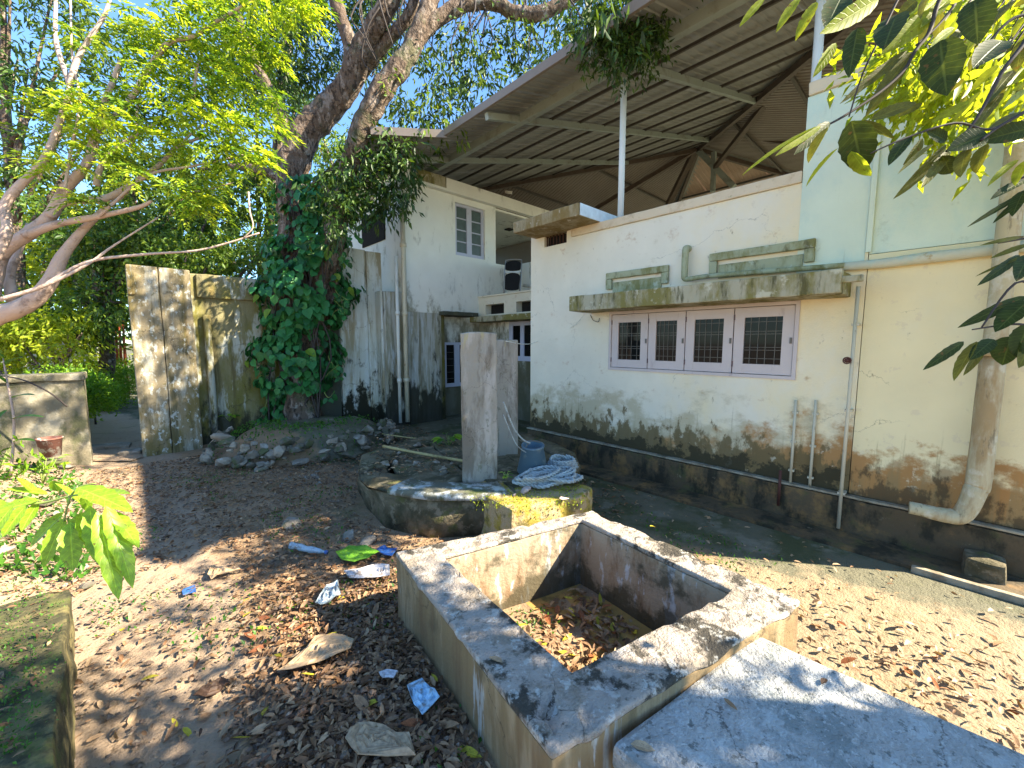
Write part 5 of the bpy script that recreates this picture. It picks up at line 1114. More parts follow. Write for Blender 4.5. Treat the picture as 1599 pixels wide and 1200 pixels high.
for (x0, y0, x1, y1, w, d) in SL_:
    nv = (-Vector(ray((x0+x1)/2, (y0+y1)/2)).normalized()*.5+Vector((random.uniform(-.3, .3), random.uniform(-.3, .3), 1.0)))
    bigleaf_mesh('leaf', PD(x0, y0, d+.04), PD(x1, y1, d-.02), w/F*d*.66, nv, M['lf_sap'], sap, .10, 10, .10)

# ============================================================ FOREGROUND TREE (right): trunk outside the frame, its low branches in view
ft = thing('broadleaf_tree', 'broad leaved tree reaching in from the right with dark serrated and sunlit leaves', 'tree', (3.3, -1.9, 0))
Z3 = lambda x, y: (1059+x/2.961, y/2.961)
def G(x, y, d=1.25): X, Y = Z3(x, y); return PD(X, Y, d)
trk = Vector((3.3, -1.9, 0))
tube('trunk', [(trk, .16), (trk+Vector((.05, 0, 1.2)), .13), (trk+Vector((-.05, .05, 2.4)), .11), (trk+Vector((0, -.2, 4)), .07)], M['bark'], ft, 12, 6, .15)
FB = [([(1700, -60), (1300, -60), (1210, 0), (1160, 150), (1100, 230), (1040, 330), (930, 430), (780, 530), (690, 580)], .008, .003, 1.3),
      ([(1040, -40), (1000, 30), (920, 200), (850, 350), (790, 540)], .004, .002, 1.28),
      ([(1599, 520), (1440, 600), (1280, 570), (1050, 640), (890, 710)], .004, .002, 1.15),
      ([(1900, 40), (1700, 40), (1599, 200), (1500, 330), (1420, 480), (1350, 590), (1240, 700)], .008, .003, 1.15),
      ([(1900, 100), (1599, 70), (1450, 180), (1380, 320)], .006, .003, 1.3), ([(1280, 20), (1200, 120), (1100, 210)], .004, .003, 1.3),
      ([(1900, 300), (1700, 460), (1599, 520), (1480, 590), (1400, 650)], .007, .003, 1.1),
      ([(1900, 700), (1700, 800), (1599, 820), (1480, 880)], .006, .002, 1.1), ([(1900, 900), (1700, 1080), (1590, 1105), (1480, 1125)], .005, .002, 1.1),
      ([(1900, 1200), (1720, 1330), (1560, 1310), (1400, 1520)], .005, .002, 1.1), ([(1900, 1400), (1700, 1500), (1540, 1500), (1360, 1525)], .005, .002, 1.1)]
for lst, r0, r1, d in FB:
    n = len(lst)-1; tube('branch', [(G(x, y, d), r0+(r1-r0)*i/n) for i, (x, y) in enumerate(lst)], M['darkbark'], ft, 6, 5)
for (x, y, d, zz) in ((1700, -60, 1.3, 2.5), (1900, 40, 1.15, 2.3), (1900, 300, 1.1, 2.1), (1900, 700, 1.1, 1.9), (1900, 900, 1.1, 1.7), (1900, 1200, 1.1, 1.5), (1900, 1400, 1.1, 1.4)):
    tube('branch', [(trk+Vector((0, 0, zz)), .016), (trk.lerp(G(x, y, d), .5)*Vector((1, 1, 0))+Vector((0, 0, zz+.25)) if False else (trk+Vector((0, 0, zz))).lerp(G(x, y, d), .5)+Vector((0, 0, .1)), .011), (G(x, y, d), .007)], M['bark'], ft, 7, 4)
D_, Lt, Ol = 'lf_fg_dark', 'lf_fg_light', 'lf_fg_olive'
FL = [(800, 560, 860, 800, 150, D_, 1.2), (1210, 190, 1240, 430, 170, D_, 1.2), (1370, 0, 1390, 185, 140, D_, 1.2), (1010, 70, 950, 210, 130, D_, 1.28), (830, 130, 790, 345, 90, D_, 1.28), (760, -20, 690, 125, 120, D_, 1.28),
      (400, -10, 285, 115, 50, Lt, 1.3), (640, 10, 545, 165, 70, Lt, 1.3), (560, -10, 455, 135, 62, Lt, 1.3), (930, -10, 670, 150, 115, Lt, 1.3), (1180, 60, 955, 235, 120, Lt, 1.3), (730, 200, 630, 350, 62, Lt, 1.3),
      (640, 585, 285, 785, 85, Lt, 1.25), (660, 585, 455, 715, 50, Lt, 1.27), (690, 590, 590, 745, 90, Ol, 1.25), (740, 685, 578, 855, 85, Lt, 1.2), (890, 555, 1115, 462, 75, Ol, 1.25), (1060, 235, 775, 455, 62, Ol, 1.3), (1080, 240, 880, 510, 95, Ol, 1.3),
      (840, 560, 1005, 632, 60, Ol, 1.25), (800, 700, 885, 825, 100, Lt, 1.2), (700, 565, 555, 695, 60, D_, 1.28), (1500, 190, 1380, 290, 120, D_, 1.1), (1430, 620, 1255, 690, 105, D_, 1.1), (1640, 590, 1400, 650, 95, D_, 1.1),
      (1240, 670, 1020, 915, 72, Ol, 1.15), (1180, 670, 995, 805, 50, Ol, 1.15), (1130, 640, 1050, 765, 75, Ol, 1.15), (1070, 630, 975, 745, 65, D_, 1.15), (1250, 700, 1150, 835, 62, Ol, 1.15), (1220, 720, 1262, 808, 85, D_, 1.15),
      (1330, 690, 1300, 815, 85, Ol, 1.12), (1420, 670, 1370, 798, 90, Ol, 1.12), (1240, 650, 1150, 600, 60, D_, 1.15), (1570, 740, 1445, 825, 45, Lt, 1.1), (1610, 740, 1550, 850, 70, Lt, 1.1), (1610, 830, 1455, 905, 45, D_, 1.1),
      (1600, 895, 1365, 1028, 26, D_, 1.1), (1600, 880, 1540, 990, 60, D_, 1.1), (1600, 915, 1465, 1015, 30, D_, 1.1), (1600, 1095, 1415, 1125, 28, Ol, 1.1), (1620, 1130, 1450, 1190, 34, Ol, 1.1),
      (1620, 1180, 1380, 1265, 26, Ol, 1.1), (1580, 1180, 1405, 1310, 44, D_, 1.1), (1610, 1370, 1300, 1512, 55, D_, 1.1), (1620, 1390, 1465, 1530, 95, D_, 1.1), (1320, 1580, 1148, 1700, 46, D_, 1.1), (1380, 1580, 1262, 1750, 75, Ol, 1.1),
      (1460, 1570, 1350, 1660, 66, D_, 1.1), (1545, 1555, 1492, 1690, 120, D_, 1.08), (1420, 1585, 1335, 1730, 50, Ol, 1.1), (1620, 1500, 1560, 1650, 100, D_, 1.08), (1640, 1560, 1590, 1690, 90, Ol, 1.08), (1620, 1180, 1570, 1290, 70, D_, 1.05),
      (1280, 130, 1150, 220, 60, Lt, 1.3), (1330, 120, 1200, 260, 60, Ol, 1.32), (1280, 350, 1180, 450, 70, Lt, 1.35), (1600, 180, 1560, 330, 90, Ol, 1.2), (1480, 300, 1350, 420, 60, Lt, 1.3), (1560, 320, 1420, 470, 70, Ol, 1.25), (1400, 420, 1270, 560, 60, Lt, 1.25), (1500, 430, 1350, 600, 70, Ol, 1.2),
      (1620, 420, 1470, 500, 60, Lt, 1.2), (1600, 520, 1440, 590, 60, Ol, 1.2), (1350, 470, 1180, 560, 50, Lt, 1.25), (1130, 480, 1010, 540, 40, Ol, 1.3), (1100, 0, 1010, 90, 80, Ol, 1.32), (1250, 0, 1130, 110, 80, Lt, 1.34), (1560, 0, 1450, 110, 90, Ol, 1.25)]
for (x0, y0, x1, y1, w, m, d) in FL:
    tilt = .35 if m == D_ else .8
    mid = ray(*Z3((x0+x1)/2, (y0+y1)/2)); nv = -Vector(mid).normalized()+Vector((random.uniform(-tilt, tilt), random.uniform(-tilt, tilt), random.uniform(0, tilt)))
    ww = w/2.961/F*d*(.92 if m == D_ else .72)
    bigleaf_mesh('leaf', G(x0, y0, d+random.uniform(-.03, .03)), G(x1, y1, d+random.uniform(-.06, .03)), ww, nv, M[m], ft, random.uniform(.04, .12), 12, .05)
def projp(p):
    q = np.array(p)-CC; d_ = q@fw; return 799.5+F*(q@rt)/d_, 600-F*(q@up)/d_
def keeps_sun(p):
    g = Vector(p)-SUN/SUN.z*(p[2]-.2); X, Y = projp(g)
    return not ((90 < X < 620 and 880 < Y < 1010) or (680 < X < 1270 and 790 < Y < 1060) or (1040 < X < 1480 and 970 < Y < 1130) or (X > 1240 and 930 < Y < 1180))
for k in range(300):   # smaller leaves deeper in, in the upper right corner
    x = random.uniform(1120, 1700); y = random.uniform(-80, 480) if x > 1250 else random.uniform(-80, 80); d = random.uniform(1.35, 2.0)
    a = random.uniform(1.6, 3.0); Lp = random.uniform(90, 190)/d*1.2
    if not keeps_sun(G(x, y, d)) and random.random() < .5: continue
    nv = -Vector(ray(*Z3(x, y))).normalized()+Vector((random.uniform(-1, 1), random.uniform(-1, 1), random.uniform(-.2, .8)))
    bigleaf_mesh('leaf', G(x, y, d), G(x+math.cos(a)*Lp, y+math.sin(a)*Lp, d+random.uniform(-.1, .1)), Lp*.30/2.961/F*d, nv, M[random.choice([Lt, Lt, Ol, 'lf_yellow', 'lf_yellow'])], ft, .1, 7, .05)
FC_ = [G(random.uniform(1050, 1700), random.uniform(-100, 560) if q % 3 else random.uniform(150, 560), random.uniform(2.1, 2.9)) for q in range(90)]
FC_ = [p for p in FC_ if keeps_sun(p)][:44]
cloud('far_leaves', [(np.array(p), .15, 65, .9) for p in FC_], M['lf_yellow'], ft, .10, .036, 1, .5)
tw = []
for k in range(26): x = random.uniform(1150, 1650); y = random.uniform(-100, 200); tw.append([(G(x+150, y-150, 1.7), .004), (G(x, y, 1.6), .003), (G(x-100, y+140, 1.6), .002)])
tubes('twigs', tw, M['darkbark'], ft, 5, 3)
# unseen crown above the frame, clusters added where they dapple tank, slab and path
CR = []
def shade(lst, z, r, n, t0=3.3, t1=4.3):
    for (x, y) in lst:
        g = PZ(x, y, z); t = random.uniform(t0, t1); CR.append((tuple(g+Vector((.78, -1.05, 1))*t), r*random.uniform(.8, 1.2), n))
shade([(1330, 1230), (1430, 1230), (1520, 1240), (1280, 1290), (1400, 1330), (1560, 1290), (1150, 1330), (1050, 1300), (1500, 1190)], .43, .18, 150)

shade([(1000, 1180), (930, 1130), (860, 1080), (880, 1160), (800, 1050), (1080, 1150), (760, 990)], .5, .15, 60)
shade([(640, 880), (690, 930), (735, 985), (660, 1010)], .5, .13, 34)
shade([(520, 1140), (600, 1100), (430, 1160), (480, 1220), (560, 1230), (640, 1190), (600, 1270), (350, 1140), (260, 1150), (330, 1200), (200, 1130), (180, 1200), (250, 1240), (400, 1270), (130, 1250), (640, 1050)], .05, .2, 95)
shade([(20, 1060), (70, 1100), (30, 1150), (60, 1220), (-60, 1100), (-80, 1200)], .42, .2, 90)
SHL = []
for (x, y) in ((1130, 1130), (1300, 1150), (1210, 1170), (1360, 1120), (1100, 1180), (1270, 1185), (1420, 1140), (1180, 1200), (1070, 1200)):
    g = PZ(x, y, .43); SHL.append((tuple(g+Vector((.78, -1.05, 1))*random.uniform(1.35, 1.8)), .08, 6))
cloud('shadow_leaves', SHL, M['lf_fg_olive'], ft, .15, .06, 1, .5, six=True)  # unseen leaves added out of frame to cast leaf shadows on the slab
cloud('crown', CR, M['lf_mid'], ft, .12, .05, 1, .4)
tubes('limbs', [[(trk+Vector((0, 0, 2.4)), .014), (Vector(c[0]), .005)] for c in CR[::3]], M['bark'], ft, 6, 1)

# ============================================================ BUCKET AND ROPE
bp_ = PZ(840, 742, ZS); bp_.z = ZS
bk = thing('well_bucket', 'blue grey rubber well bucket standing among rope coils on the step', 'bucket', bp_)
mtx = Matrix.Translation(bp_+Vector((.02, .10, .01))) @ Matrix.Rotation(math.radians(9), 4, Vector(rt)) @ Matrix.Scale(1.3, 4)
lathe('body', [(.0, .012), (.120, .0), (.128, .012), (.088, .22), (.094, .225), (.094, .24), (.080, .24), (.114, .02), (0, .02)], M['bucket'], bk, 28, mtx)
hp = [mtx @ Vector((.088*math.cos(a), .088*math.sin(a), .235+.0*a)) for a in (0, math.pi)]
tube('handle', [(hp[0], .005), ((hp[0]+hp[1])/2+Vector((-.03, .0, .05)), .005), (hp[1], .005)], M['bars'], bk, 6, 6)
def strand_tube(name, path, R, mat, parent=None):
    V, Fc = [], []; dist = 0; P = [Vector(p) for p in path]; fr = None; st = [[], []]
    nrm = Vector((0, 0, 1))
    for i, p in enumerate(P):
        t = (P[min(i+1, len(P)-1)]-P[max(i-1, 0)]).normalized(); nrm = nrm-t*nrm.dot(t); nrm = nrm.normalized() if nrm.length > 1e-4 else t.orthogonal().normalized(); b = t.cross(nrm)
        if i: dist += (p-P[i-1]).length
        for s in (0, 1): a = dist/R*1.3+s*math.pi; st[s].append((p+(nrm*math.cos(a)+b*math.sin(a))*R*.5, R*.62))
    for s in (0, 1):
        vs, fs = tube_data(st[s], 5); o = len(V); V += vs; Fc += [tuple(i+o for i in f) for f in fs]
    return mesh(name, V, Fc, mat, parent, True)
def smoothpath(pts, step=.011):
    c = crm([(Vector(p), 0) for p in pts], 24); out = [c[0][0]]
    for p, _ in c:
        if (p-out[-1]).length > step: out.append(p)
    return out
rs = random.Random(5); RW = .019; loops = []
u_ = Vector(rt); v_ = Vector((fw[0], fw[1], 0)).normalized(); rc0 = PZ(858, 757, ZS)
cur = []
for k in range(9):
    cxo = rs.uniform(-.08, .08); cyo = rs.uniform(-.02, .08); ra = rs.uniform(.20, .36); rb_ = rs.uniform(.09, .16); th = rs.uniform(-1.0, 1.0)*.8; zoff = .014+.010*k+rs.uniform(0, .02)
    for j in range(9):
        a = 2*math.pi*j/9+k*.4; X = cxo+ra*math.cos(a); Y = cyo+rb_*math.sin(a)
        cur.append(rc0+u_*(X*math.cos(th)-Y*math.sin(th))+v_*(X*math.sin(th)+Y*math.cos(th))+Vector((0, 0, zoff+rs.uniform(0, .02))))
o = strand_tube('rope', smoothpath(cur), RW, M['rope']); tag(o, 'tangled coil of thick blue grey rope on the mossy step beside the bucket', 'rope')
cur = []; rc1 = PZ(878, 735, ZS)
for k in range(5):
    for j in range(8):
        a = 2*math.pi*j/8+k*.5; cur.append(rc1+u_*(.19-.012*k)*math.cos(a)*.9+v_*(.09*math.sin(a))+Vector((0, 0, .03+.022*k+.03*max(0, math.sin(a)))))
o = strand_tube('rope', smoothpath(cur), RW*.9, M['rope']); tag(o, 'smaller raised loops of the blue grey rope just right of the bucket', 'rope')
hd_ = PD(786, 628, 3.95); be = mtx @ Vector((-.03, 0, .26))
o = strand_tube('hanging_rope', smoothpath([hd_, hd_.lerp(be, .35)+Vector((0, 0, -.10)), hd_.lerp(be, .7)+Vector((0, 0, -.08)), be]), .010, M['rope']); tag(o, 'pale rope hanging from behind the near pillar to the bucket', 'rope')
h2 = PD(786, 648, 3.95)
o = tube('cord', [(h2, .005), (h2.lerp(be, .45)+Vector((0, 0, -.16)), .005), (be+Vector((-.04, 0, -.10)), .005)], M['rope'], None, 6, 6); tag(o, 'thinner cord sagging under the hanging rope beside the pillar', 'cord')

# ============================================================ FALLEN LEAVES
flat = {}
def fallen(matn, k):
    key = (matn, k)
    if key not in flat:
        ob = bigleaf_mesh('fallen_leaf', (0, 0, 0), (0, 1, 0), .30+.07*(k % 3), (0, 0, 1), M[matn], None, [-.12, .16, .05, .22][k % 4], 5, .04); flat[key] = ob.data; bpy.data.objects.remove(ob)
    return flat[key]
from mathutils.geometry import intersect_point_quad_2d
icv = [Vector(p[:2]) for p in ic]; ocv = [Vector(p[:2]) for p in inset(oc, -.02)]
def in_tank(x, y): return intersect_point_quad_2d(Vector((x, y)), *ocv) == 1 or intersect_point_quad_2d(Vector((x, y)), *ocv) == -1
def put_leaf(p, L, matn, label, group, tilt=.35):
    o = bpy.data.objects.new('fallen_leaf', fallen(matn, random.randrange(4))); COL.objects.link(o); o.location = p; o.scale = (L, L, L); o.rotation_euler = (random.gauss(0, tilt), random.gauss(0, tilt), random.uniform(0, 6.28))
    cn = {'lit_brown': 'brown', 'lit_tan': 'pale tan', 'lit_red': 'reddish', 'lit_dark': 'dark rotting', 'lit_yel': 'yellow'}[matn]
    if group: tag(o, cn+' '+label, 'leaf', cn+' '+group)
    else: tag(o, label, 'leaf')
CH = ['lit_brown', 'lit_brown', 'lit_tan', 'lit_red', 'lit_dark', 'lit_yel']
def scatter(n, x0, x1, y0, y1, zfun, Lr, label, group, ok=lambda x, y: True, mats=CH, lift=.012):
    k = 0
    while k < n:
        px, py = random.uniform(x0, x1), random.uniform(y0, y1); p = PZ(px, py, zfun if isinstance(zfun, float) else .06)
        if not ok(p.x, p.y): k += .2; continue
        p.z = (zfun if isinstance(zfun, float) else gz(p.x, p.y))+random.uniform(.004, lift*2.5); put_leaf(p, random.uniform(*Lr), random.choice(mats), label, group); k += 1
notank = lambda x, y: not in_tank(x, y)
scatter(125, 390, 720, 900, 1200, None, (.06, .12), 'leaf on the litter heap left of the tank', 'dry leaves on the litter heap', notank)
scatter(22, 110, 390, 960, 1200, None, (.05, .09), 'leaf lying on the bare path between the low wall and the litter heap', 'leaves on the path', notank, ['lit_yel', 'lit_brown', 'lit_tan'])
def intk(x, y): r = intersect_point_quad_2d(Vector((x, y)), *[Vector(p[:2]) for p in inset(ic, .08)]); return r in (1, -1)
def scat_tank(n):
    k = 0
    while k < n:
        x = random.uniform(1.2, 2.4); y = random.uniform(.7, 2.0)
        if not intk(x, y): continue
        d = math.hypot(x-1.95, y-1.25)
        if random.random() > math.exp(-(d/.42)**2)+.06: continue
        put_leaf(Vector((x, y, random.uniform(.01, .06))), random.uniform(.06, .10), random.choice(['lit_brown', 'lit_brown', 'lit_tan', 'lit_red', 'lit_brown', 'lit_yel']), 'leaf on the floor inside the tank', 'leaves in the tank'); k += 1
scat_tank(75)
scatter(60, 1260, 1599, 950, 1180, None, (.05, .10), 'leaf on the sunlit ground between slab and annex', 'leaves on the sunlit ground at right', notank, ['lit_tan', 'lit_brown', 'lit_red', 'lit_brown'])
for (px, py, z, L, m, lab) in ((785, 1035, TZ+.008, .075, 'lit_tan', 'pale curled leaf resting on the left rim of the tank'), (985, 1162, SZ+.008, .08, 'lit_tan', 'brown leaf resting on the edge of the blue grey slab'), (895, 935, .07, .07, 'lit_yel', 'bright yellow leaf among the dead leaves in the tank'), (1130, 1090, SZ+.008, .06, 'lit_brown', 'small brown leaf near the tank side of the blue grey slab'), (1290, 1060, SZ+.008, .05, 'lit_dark', 'tiny dark leaf in the sunny part of the blue grey slab'), (1015, 822, TZ+.008, .06, 'lit_yel', 'small yellow leaf on the far right rim of the tank')):
    put_leaf(PZ(px, py, z), L, m, lab, None, .1); del_ = None
def leafstuff(name, n, gen, L, mat, label, cat='leaves'):
    P = np.array([gen() for _ in range(n)]); az = rng.uniform(0, 6.28, n); A = np.stack([np.cos(az), np.sin(az), rng.normal(0, .22, n)], 1); Nn = rng.normal(size=(n, 3))*.45+np.array([0, 0, 1]); ll = L*rng.uniform(.5, 1.3, n)
    o = leaf_mesh(name, P, A, Nn, ll, ll*.38, mat, None, .2, six=True); o['kind'] = 'stuff'; o['label'] = label; o['category'] = cat; return o
def gen_heap():
    while True:
        if random.random() < .85: p = PZ(random.gauss(560, 85), random.uniform(890, 1290), .06)
        else: p = PZ(random.uniform(370, 760), random.uniform(840, 1250), .06)
        if in_tank(p.x, p.y) or p.x < .05 or p.y < -.5: continue
        return (p.x, p.y, gz(p.x, p.y)+random.uniform(.0, .035))
leafstuff('leaf_litter', 5200, gen_heap, .055, M['lit_brown'], 'thick brown leaf litter heaped left of the tank')
leafstuff('leaf_litter', 1800, gen_heap, .035, M['lit_dark'], 'dark crumbled leaf litter under the dry leaves of the heap')
def gen_yard():
    while True:
        x, y = random.uniform(-.5, 4.3), random.uniform(2.2, 8)
        if (Vector((x, y, 0))-wc).length < 1.35 or in_tank(x, y): continue
        if x < .55 and y < 4.2 and random.random() < .93: continue
        if x > 3 and random.random() < .65: continue
        return (x, y, gz(x, y)+random.uniform(.018, .03))
leafstuff('leaf_litter', 7000, gen_yard, .055, M['lit_brown'], 'scattered small dead leaves over the shaded yard')
leafstuff('leaf_litter', 2500, gen_yard, .035, M['lit_dark'], 'dark leaf crumbs over the shaded yard')
def gen_right():
    while True:
        x, y = random.uniform(2.4, 4.3), random.uniform(-1, 3.5)
        if in_tank(x, y): continue
        if random.random() > .07+.93*math.exp(-((x-3.05)/.45)**2-((y-.0)/.7)**2): continue
        return (x, y, gz(x, y)+random.uniform(.02, .035))
leafstuff('leaf_litter', 420, gen_right, .055, M['lit_tan'], 'pale dry leaves on the sunlit ground right of the slab')
leafstuff('leaf_litter', 380, gen_right, .04, M['lit_brown'], 'brown leaf bits along the annex paving')
def gen_tank():
    while True:
        x = random.uniform(1.2, 2.4); y = random.uniform(.7, 2.0)
        if intk(x, y) and random.random() < math.exp(-((x-1.95)/.45)**2-((y-1.2)/.5)**2)+.04: return (x, y, random.uniform(.0, .03))
leafstuff('leaf_litter', 650, gen_tank, .06, M['lit_brown'], 'bed of small dead leaves on the tank floor')
def gen_misc():
    r = random.random()
    if r < .4: p = P8(random.uniform(500, 720), 700, 5.0); p = PZ(random.uniform(580, 730), random.uniform(680, 740), WZ); return (p.x, p.y, WZ+.01)
    p = PZ(random.uniform(-40, 130), random.uniform(700, 890), .25); return (p.x, p.y, gz(p.x, p.y)+.02)
leafstuff('leaf_litter', 900, gen_misc, .05, M['lit_brown'], 'dead leaves on the well top and on the stone bank')
# gravel bits
def pebbles(name, n, gen, label):
    V, Fc = [], []
    base = [(1, 0, 0), (0, 1, 0), (-1, 0, 0), (0, -1, 0), (0, 0, 1), (0, 0, -1)]; fs = [(0, 1, 4), (1, 2, 4), (2, 3, 4), (3, 0, 4), (1, 0, 5), (2, 1, 5), (3, 2, 5), (0, 3, 5)]
    for k in range(n):
        p = Vector(gen()); r = random.uniform(.006, .02)*random.choice([1, 1, 1.5]); a = random.uniform(0, 6.28); R = Matrix.Rotation(a, 3, 'Z'); o = len(V)
        for q in base: V.append(p+R @ Vector((q[0]*r*random.uniform(.7, 1.3), q[1]*r*random.uniform(.5, 1.1), q[2]*r*.5)))
        Fc += [tuple(i+o for i in f) for f in fs]
    o = mesh(name, V, Fc, M['grit']); o['kind'] = 'stuff'; o['label'] = label; o['category'] = 'gravel'
pebbles('gravel', 2600, gen_yard, 'small stones and grit on the yard soil'); pebbles('gravel', 900, gen_heap, 'grit mixed into the leaf heap')
def gen_path(): x, y = random.uniform(-.4, .6), random.uniform(1.2, 4); return (x, y, gz(x, y)+.02)
pebbles('gravel', 500, gen_path, 'fine grit on the pale path')
leafstuff('leaf_litter', 260, gen_path, .035, M['lit_brown'], 'few dry leaf bits on the pale path')
def gen_low():
    while True:
        p = PZ(random.uniform(-60, 104), random.uniform(905, 1190), LZ2)
        if p.x < a_low.x-.03: return (p.x, p.y, LZ2+random.uniform(.012, .025))
a_low = PZ(100, 1000, LZ2)
leafstuff('leaf_litter', 90, gen_low, .045, M['lit_brown'], 'few small dead leaves on the mossy low wall top')
# small weeds (stuff) on yard and mound
def weeds(name, n, gen, label, L=.05, mat='lf_weed'):
    P = np.array([gen() for _ in range(n) for __ in range(6)]); m = len(P); P += rng.normal(size=(m, 3))*np.array([.03, .03, 0]); A = rng.normal(size=(m, 3))*.7+np.array([0, 0, .8]); ll = L*rng.uniform(.5, 1.3, m)
    o = leaf_mesh(name, P, A, rng.normal(size=(m, 3))*.6+np.array([0, 0, 1]), ll, ll*.5, M[mat], None); o['kind'] = 'stuff'; o['label'] = label; o['category'] = 'weeds'
def g_m(): a = random.uniform(2.4, 5.8); r = random.uniform(.3, 1.0); x = mc.x+1.5*r*math.cos(a); y = mc.y+1.25*r*math.sin(a); return (x, y, .40*(1-smooth(.6, 1.05, r))+.06)
weeds('weeds', 190, g_m, 'low green weeds growing between the rubble stones', .05)
def g_y(): 
    while True:
        x, y = random.uniform(-.3, 3.9), random.uniform(.2, 7)
        if noise.noise((x*1.3, y*1.3, 8)) > .12 and not in_tank(x, y) and (Vector((x, y, 0))-wc).length > 1.3: return (x, y, gz(x, y)+.015)
weeds('weeds', 420, g_y, 'tiny green weeds dotted over the yard soil', .03)
def g_s(): p = PZ(random.uniform(740, 910), random.uniform(757, 795), ZS); return (p.x, p.y, ZS+.002)
weeds('moss', 120, g_s, 'yellow green moss tufts on the cement step', .022, 'lf_yellow')
weeds('moss', 260, gen_low, 'moss tufts on the top of the low wall in the lower left corner', .014, 'lf_weed')
def g_t(): x = random.uniform(1.25, 1.9); y = random.uniform(1.6, 1.95); return (x, y, .0) if intk(x, y) else g_t()
weeds('weeds', 50, g_t, 'small green weeds in the left corner of the tank floor', .03)
def g_l(): p = PZ(random.uniform(-30, 130), random.uniform(700, 860), .25); return (p.x, p.y, gz(p.x, p.y)+.02)
weeds('weeds', 160, g_l, 'green weeds over the stone bank at left', .07)
# seedlings (things)
for (px, py, D, s, lab) in ((700, 684, 5.6, .32, 'bright green seedling with broad leaves left of the near pillar'), (790, 742, 3.9, .10, 'tiny green sprout at the pillar foot'), (640, 745, 6.9, .001, None), (520, 728, 6.6, .22, 'low light green weed at the right foot of the rubble mound'), (413, 600, 7.3, .3, None), (358, 650, 7.4, .25, 'small green shoot at the left end of the rubble mound'), (692, 1140, .0, .05, None)):
    if not lab: continue
    c = PD(px, py, D); c.z -= s*.4; t = thing('seedling', lab, 'plant', c)
    for k in range(9):
        a = random.uniform(0, 6.28); m_ = c+Vector((math.cos(a)*s*.3, math.sin(a)*s*.3, s*random.uniform(.3, .7))); bigleaf_mesh('leaf', m_, m_+Vector((math.cos(a)*s*.45, math.sin(a)*s*.45, -s*.05)), s*.28, (0, 0, 1), M['lf_weed' if k % 2 else 'lf_sap'], t, .15, 5)
        tube('stem', [(c, .004), (m_, .003)], M['greenstem'], t, 4, 1)

# ============================================================ RUBBISH
def crumple(name, outline, z, mat, label, cat, amp=.015, lift=.01, n=7, z_over=None):
    """thin crumpled sheet; outline in photo pixels"""
    pts = [PZ(x, y, z) for x, y in outline]; c = sum(pts, Vector((0, 0, 0)))/len(pts); bm = bmesh.new(); cv = bm.verts.new(c); rings = []
    for f_ in np.linspace(1/n, 1, n): rings.append([bm.verts.new(c.lerp(p, f_)) for p in pts])
    m = len(pts)
    for i in range(m): bm.faces.new((cv, rings[0][i], rings[0][(i+1) % m]))
    for r in range(n-1):
        for i in range(m): bm.faces.new((rings[r][i], rings[r+1][i], rings[r+1][(i+1) % m], rings[r][(i+1) % m]))
    bmesh.ops.subdivide_edges(bm, edges=bm.edges[:], cuts=1, use_grid_fill=True)
    for v in bm.verts: v.co.z = (gz(v.co.x, v.co.y) if z_over is None else z_over)+lift+amp*(abs(noise.noise(v.co*22))*1.6+abs(noise.noise(v.co*55)))
    bmesh.ops.recalc_face_normals(bm, faces=bm.faces)
    if sum(f.normal.z for f in bm.faces) < 0: bmesh.ops.reverse_faces(bm, faces=bm.faces)
    r = bmesh.ops.extrude_face_region(bm, geom=bm.faces[:])
    for v in [g for g in r['geom'] if isinstance(g, bmesh.types.BMVert)]: v.co.z += .003
    return tag(from_bm(name, bm, mat), label, cat)
crumple('paper_packet', [(636, 1098), (660, 1088), (672, 1100), (687, 1117), (660, 1145), (647, 1130)], .1, M['skyblue'], 'crumpled pale blue paper packet on the leaves beside the tank', 'litter', .02, .05)
crumple('green_sheet_leaf', [(524, 862), (545, 852), (572, 853), (592, 860), (575, 872), (553, 878), (533, 875)], .05, M['greenleafbig'], 'single large bright green leaf lying beside the tank corner', 'leaf', .012, .05)
crumple('paper_scrap', [(588, 856), (600, 850), (606, 856), (621, 855), (612, 866), (600, 865)], .05, M['bluerubbish'], 'torn bright blue plastic scrap at the left corner of the tank', 'litter', .012, .04)
crumple('plastic_bag', [(537, 893), (560, 890), (585, 882), (608, 886), (609, 902), (575, 905), (545, 907)], .05, M['whiteplastic'], 'flattened white plastic bag against the tank side', 'litter', .02, .04)
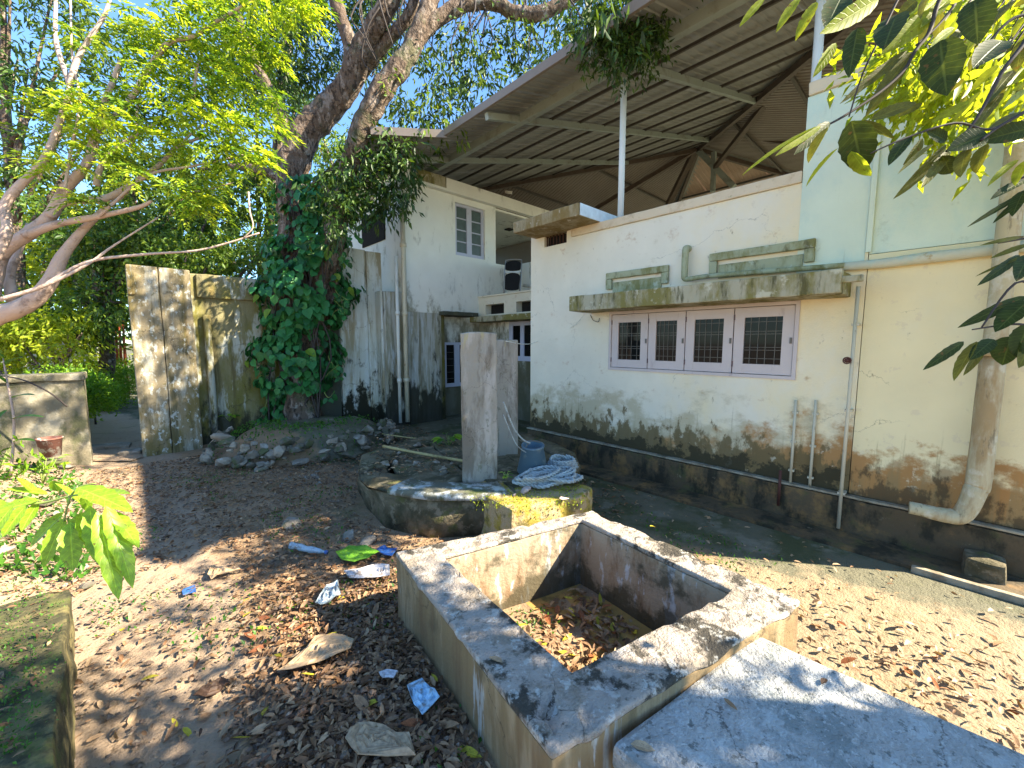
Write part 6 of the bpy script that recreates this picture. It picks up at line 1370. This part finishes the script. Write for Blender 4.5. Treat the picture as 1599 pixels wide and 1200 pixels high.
crumple('plastic_cup_film', [(492, 940), (510, 912), (528, 905), (532, 925), (515, 940), (500, 946)], .08, M['clear'], 'cloudy clear plastic film on the sunlit litter', 'litter', .03, .04)
crumple('plastic_sachet', [(284, 924), (305, 918), (307, 930), (286, 936)], .02, M['bluerubbish'], 'small bright blue plastic sachet on the path', 'litter', .006, .02)
crumple('dry_leaf_sheath', [(324, 900), (332, 884), (350, 888), (375, 891), (350, 900), (330, 908)], .03, M['lit_tan'], 'curled dry tan leaf sheath alone on the soil', 'leaf', .02, .03)
crumple('cardboard_piece', [(432, 1052), (460, 1030), (492, 998), (520, 992), (553, 1010), (548, 1030), (510, 1042), (480, 1052)], .1, M['lit_tan'], 'torn grey tan piece of palm bark on the leaf heap', 'bark', .015, .05)
crumple('cardboard_piece', [(540, 1180), (560, 1158), (600, 1165), (640, 1180), (650, 1215), (560, 1215)], .1, M['lit_tan'], 'large curled pale dead leaf at the bottom of the heap', 'leaf', .025, .05)
crumple('foil_scrap', [(592, 1078), (605, 1072), (622, 1075), (615, 1084), (598, 1086)], .1, M['whiteplastic'], 'small shiny foil scrap among the heap leaves', 'litter', .012, .05)
crumple('dead_leaf_large', [(300, 1080), (318, 1068), (345, 1055), (360, 1062), (345, 1072), (320, 1084)], .06, M['lit_dark'], 'large dark curled dead leaf on the path edge', 'leaf', .02, .02)
bt = thing('plastic_bottle', 'crushed pale blue clear plastic bottle lying in the yard', 'bottle', PZ(480, 858, .03))
a, b = PZ(455, 852, .05), PZ(508, 862, .05); ax = (b-a); bl = .27
pr = []
for i in range(22):
    t = i/21; r = .036*(1-.25*abs(math.sin(t*11)))*(1 if t < .72 else max(.35, 1-(t-.72)*2.6)); pr.append((a.lerp(b, t)+Vector((0, 0, gz(a.x, a.y)+.0)), r))
vs, fs = tube_data(pr, 14, .35); mesh('body', vs, fs, M['clear'], bt, True); tube('cap', [(pr[-1][0], .016), (pr[-1][0]+ax.normalized()*.02, .016)], M['bluerubbish'], bt, 10, 1)
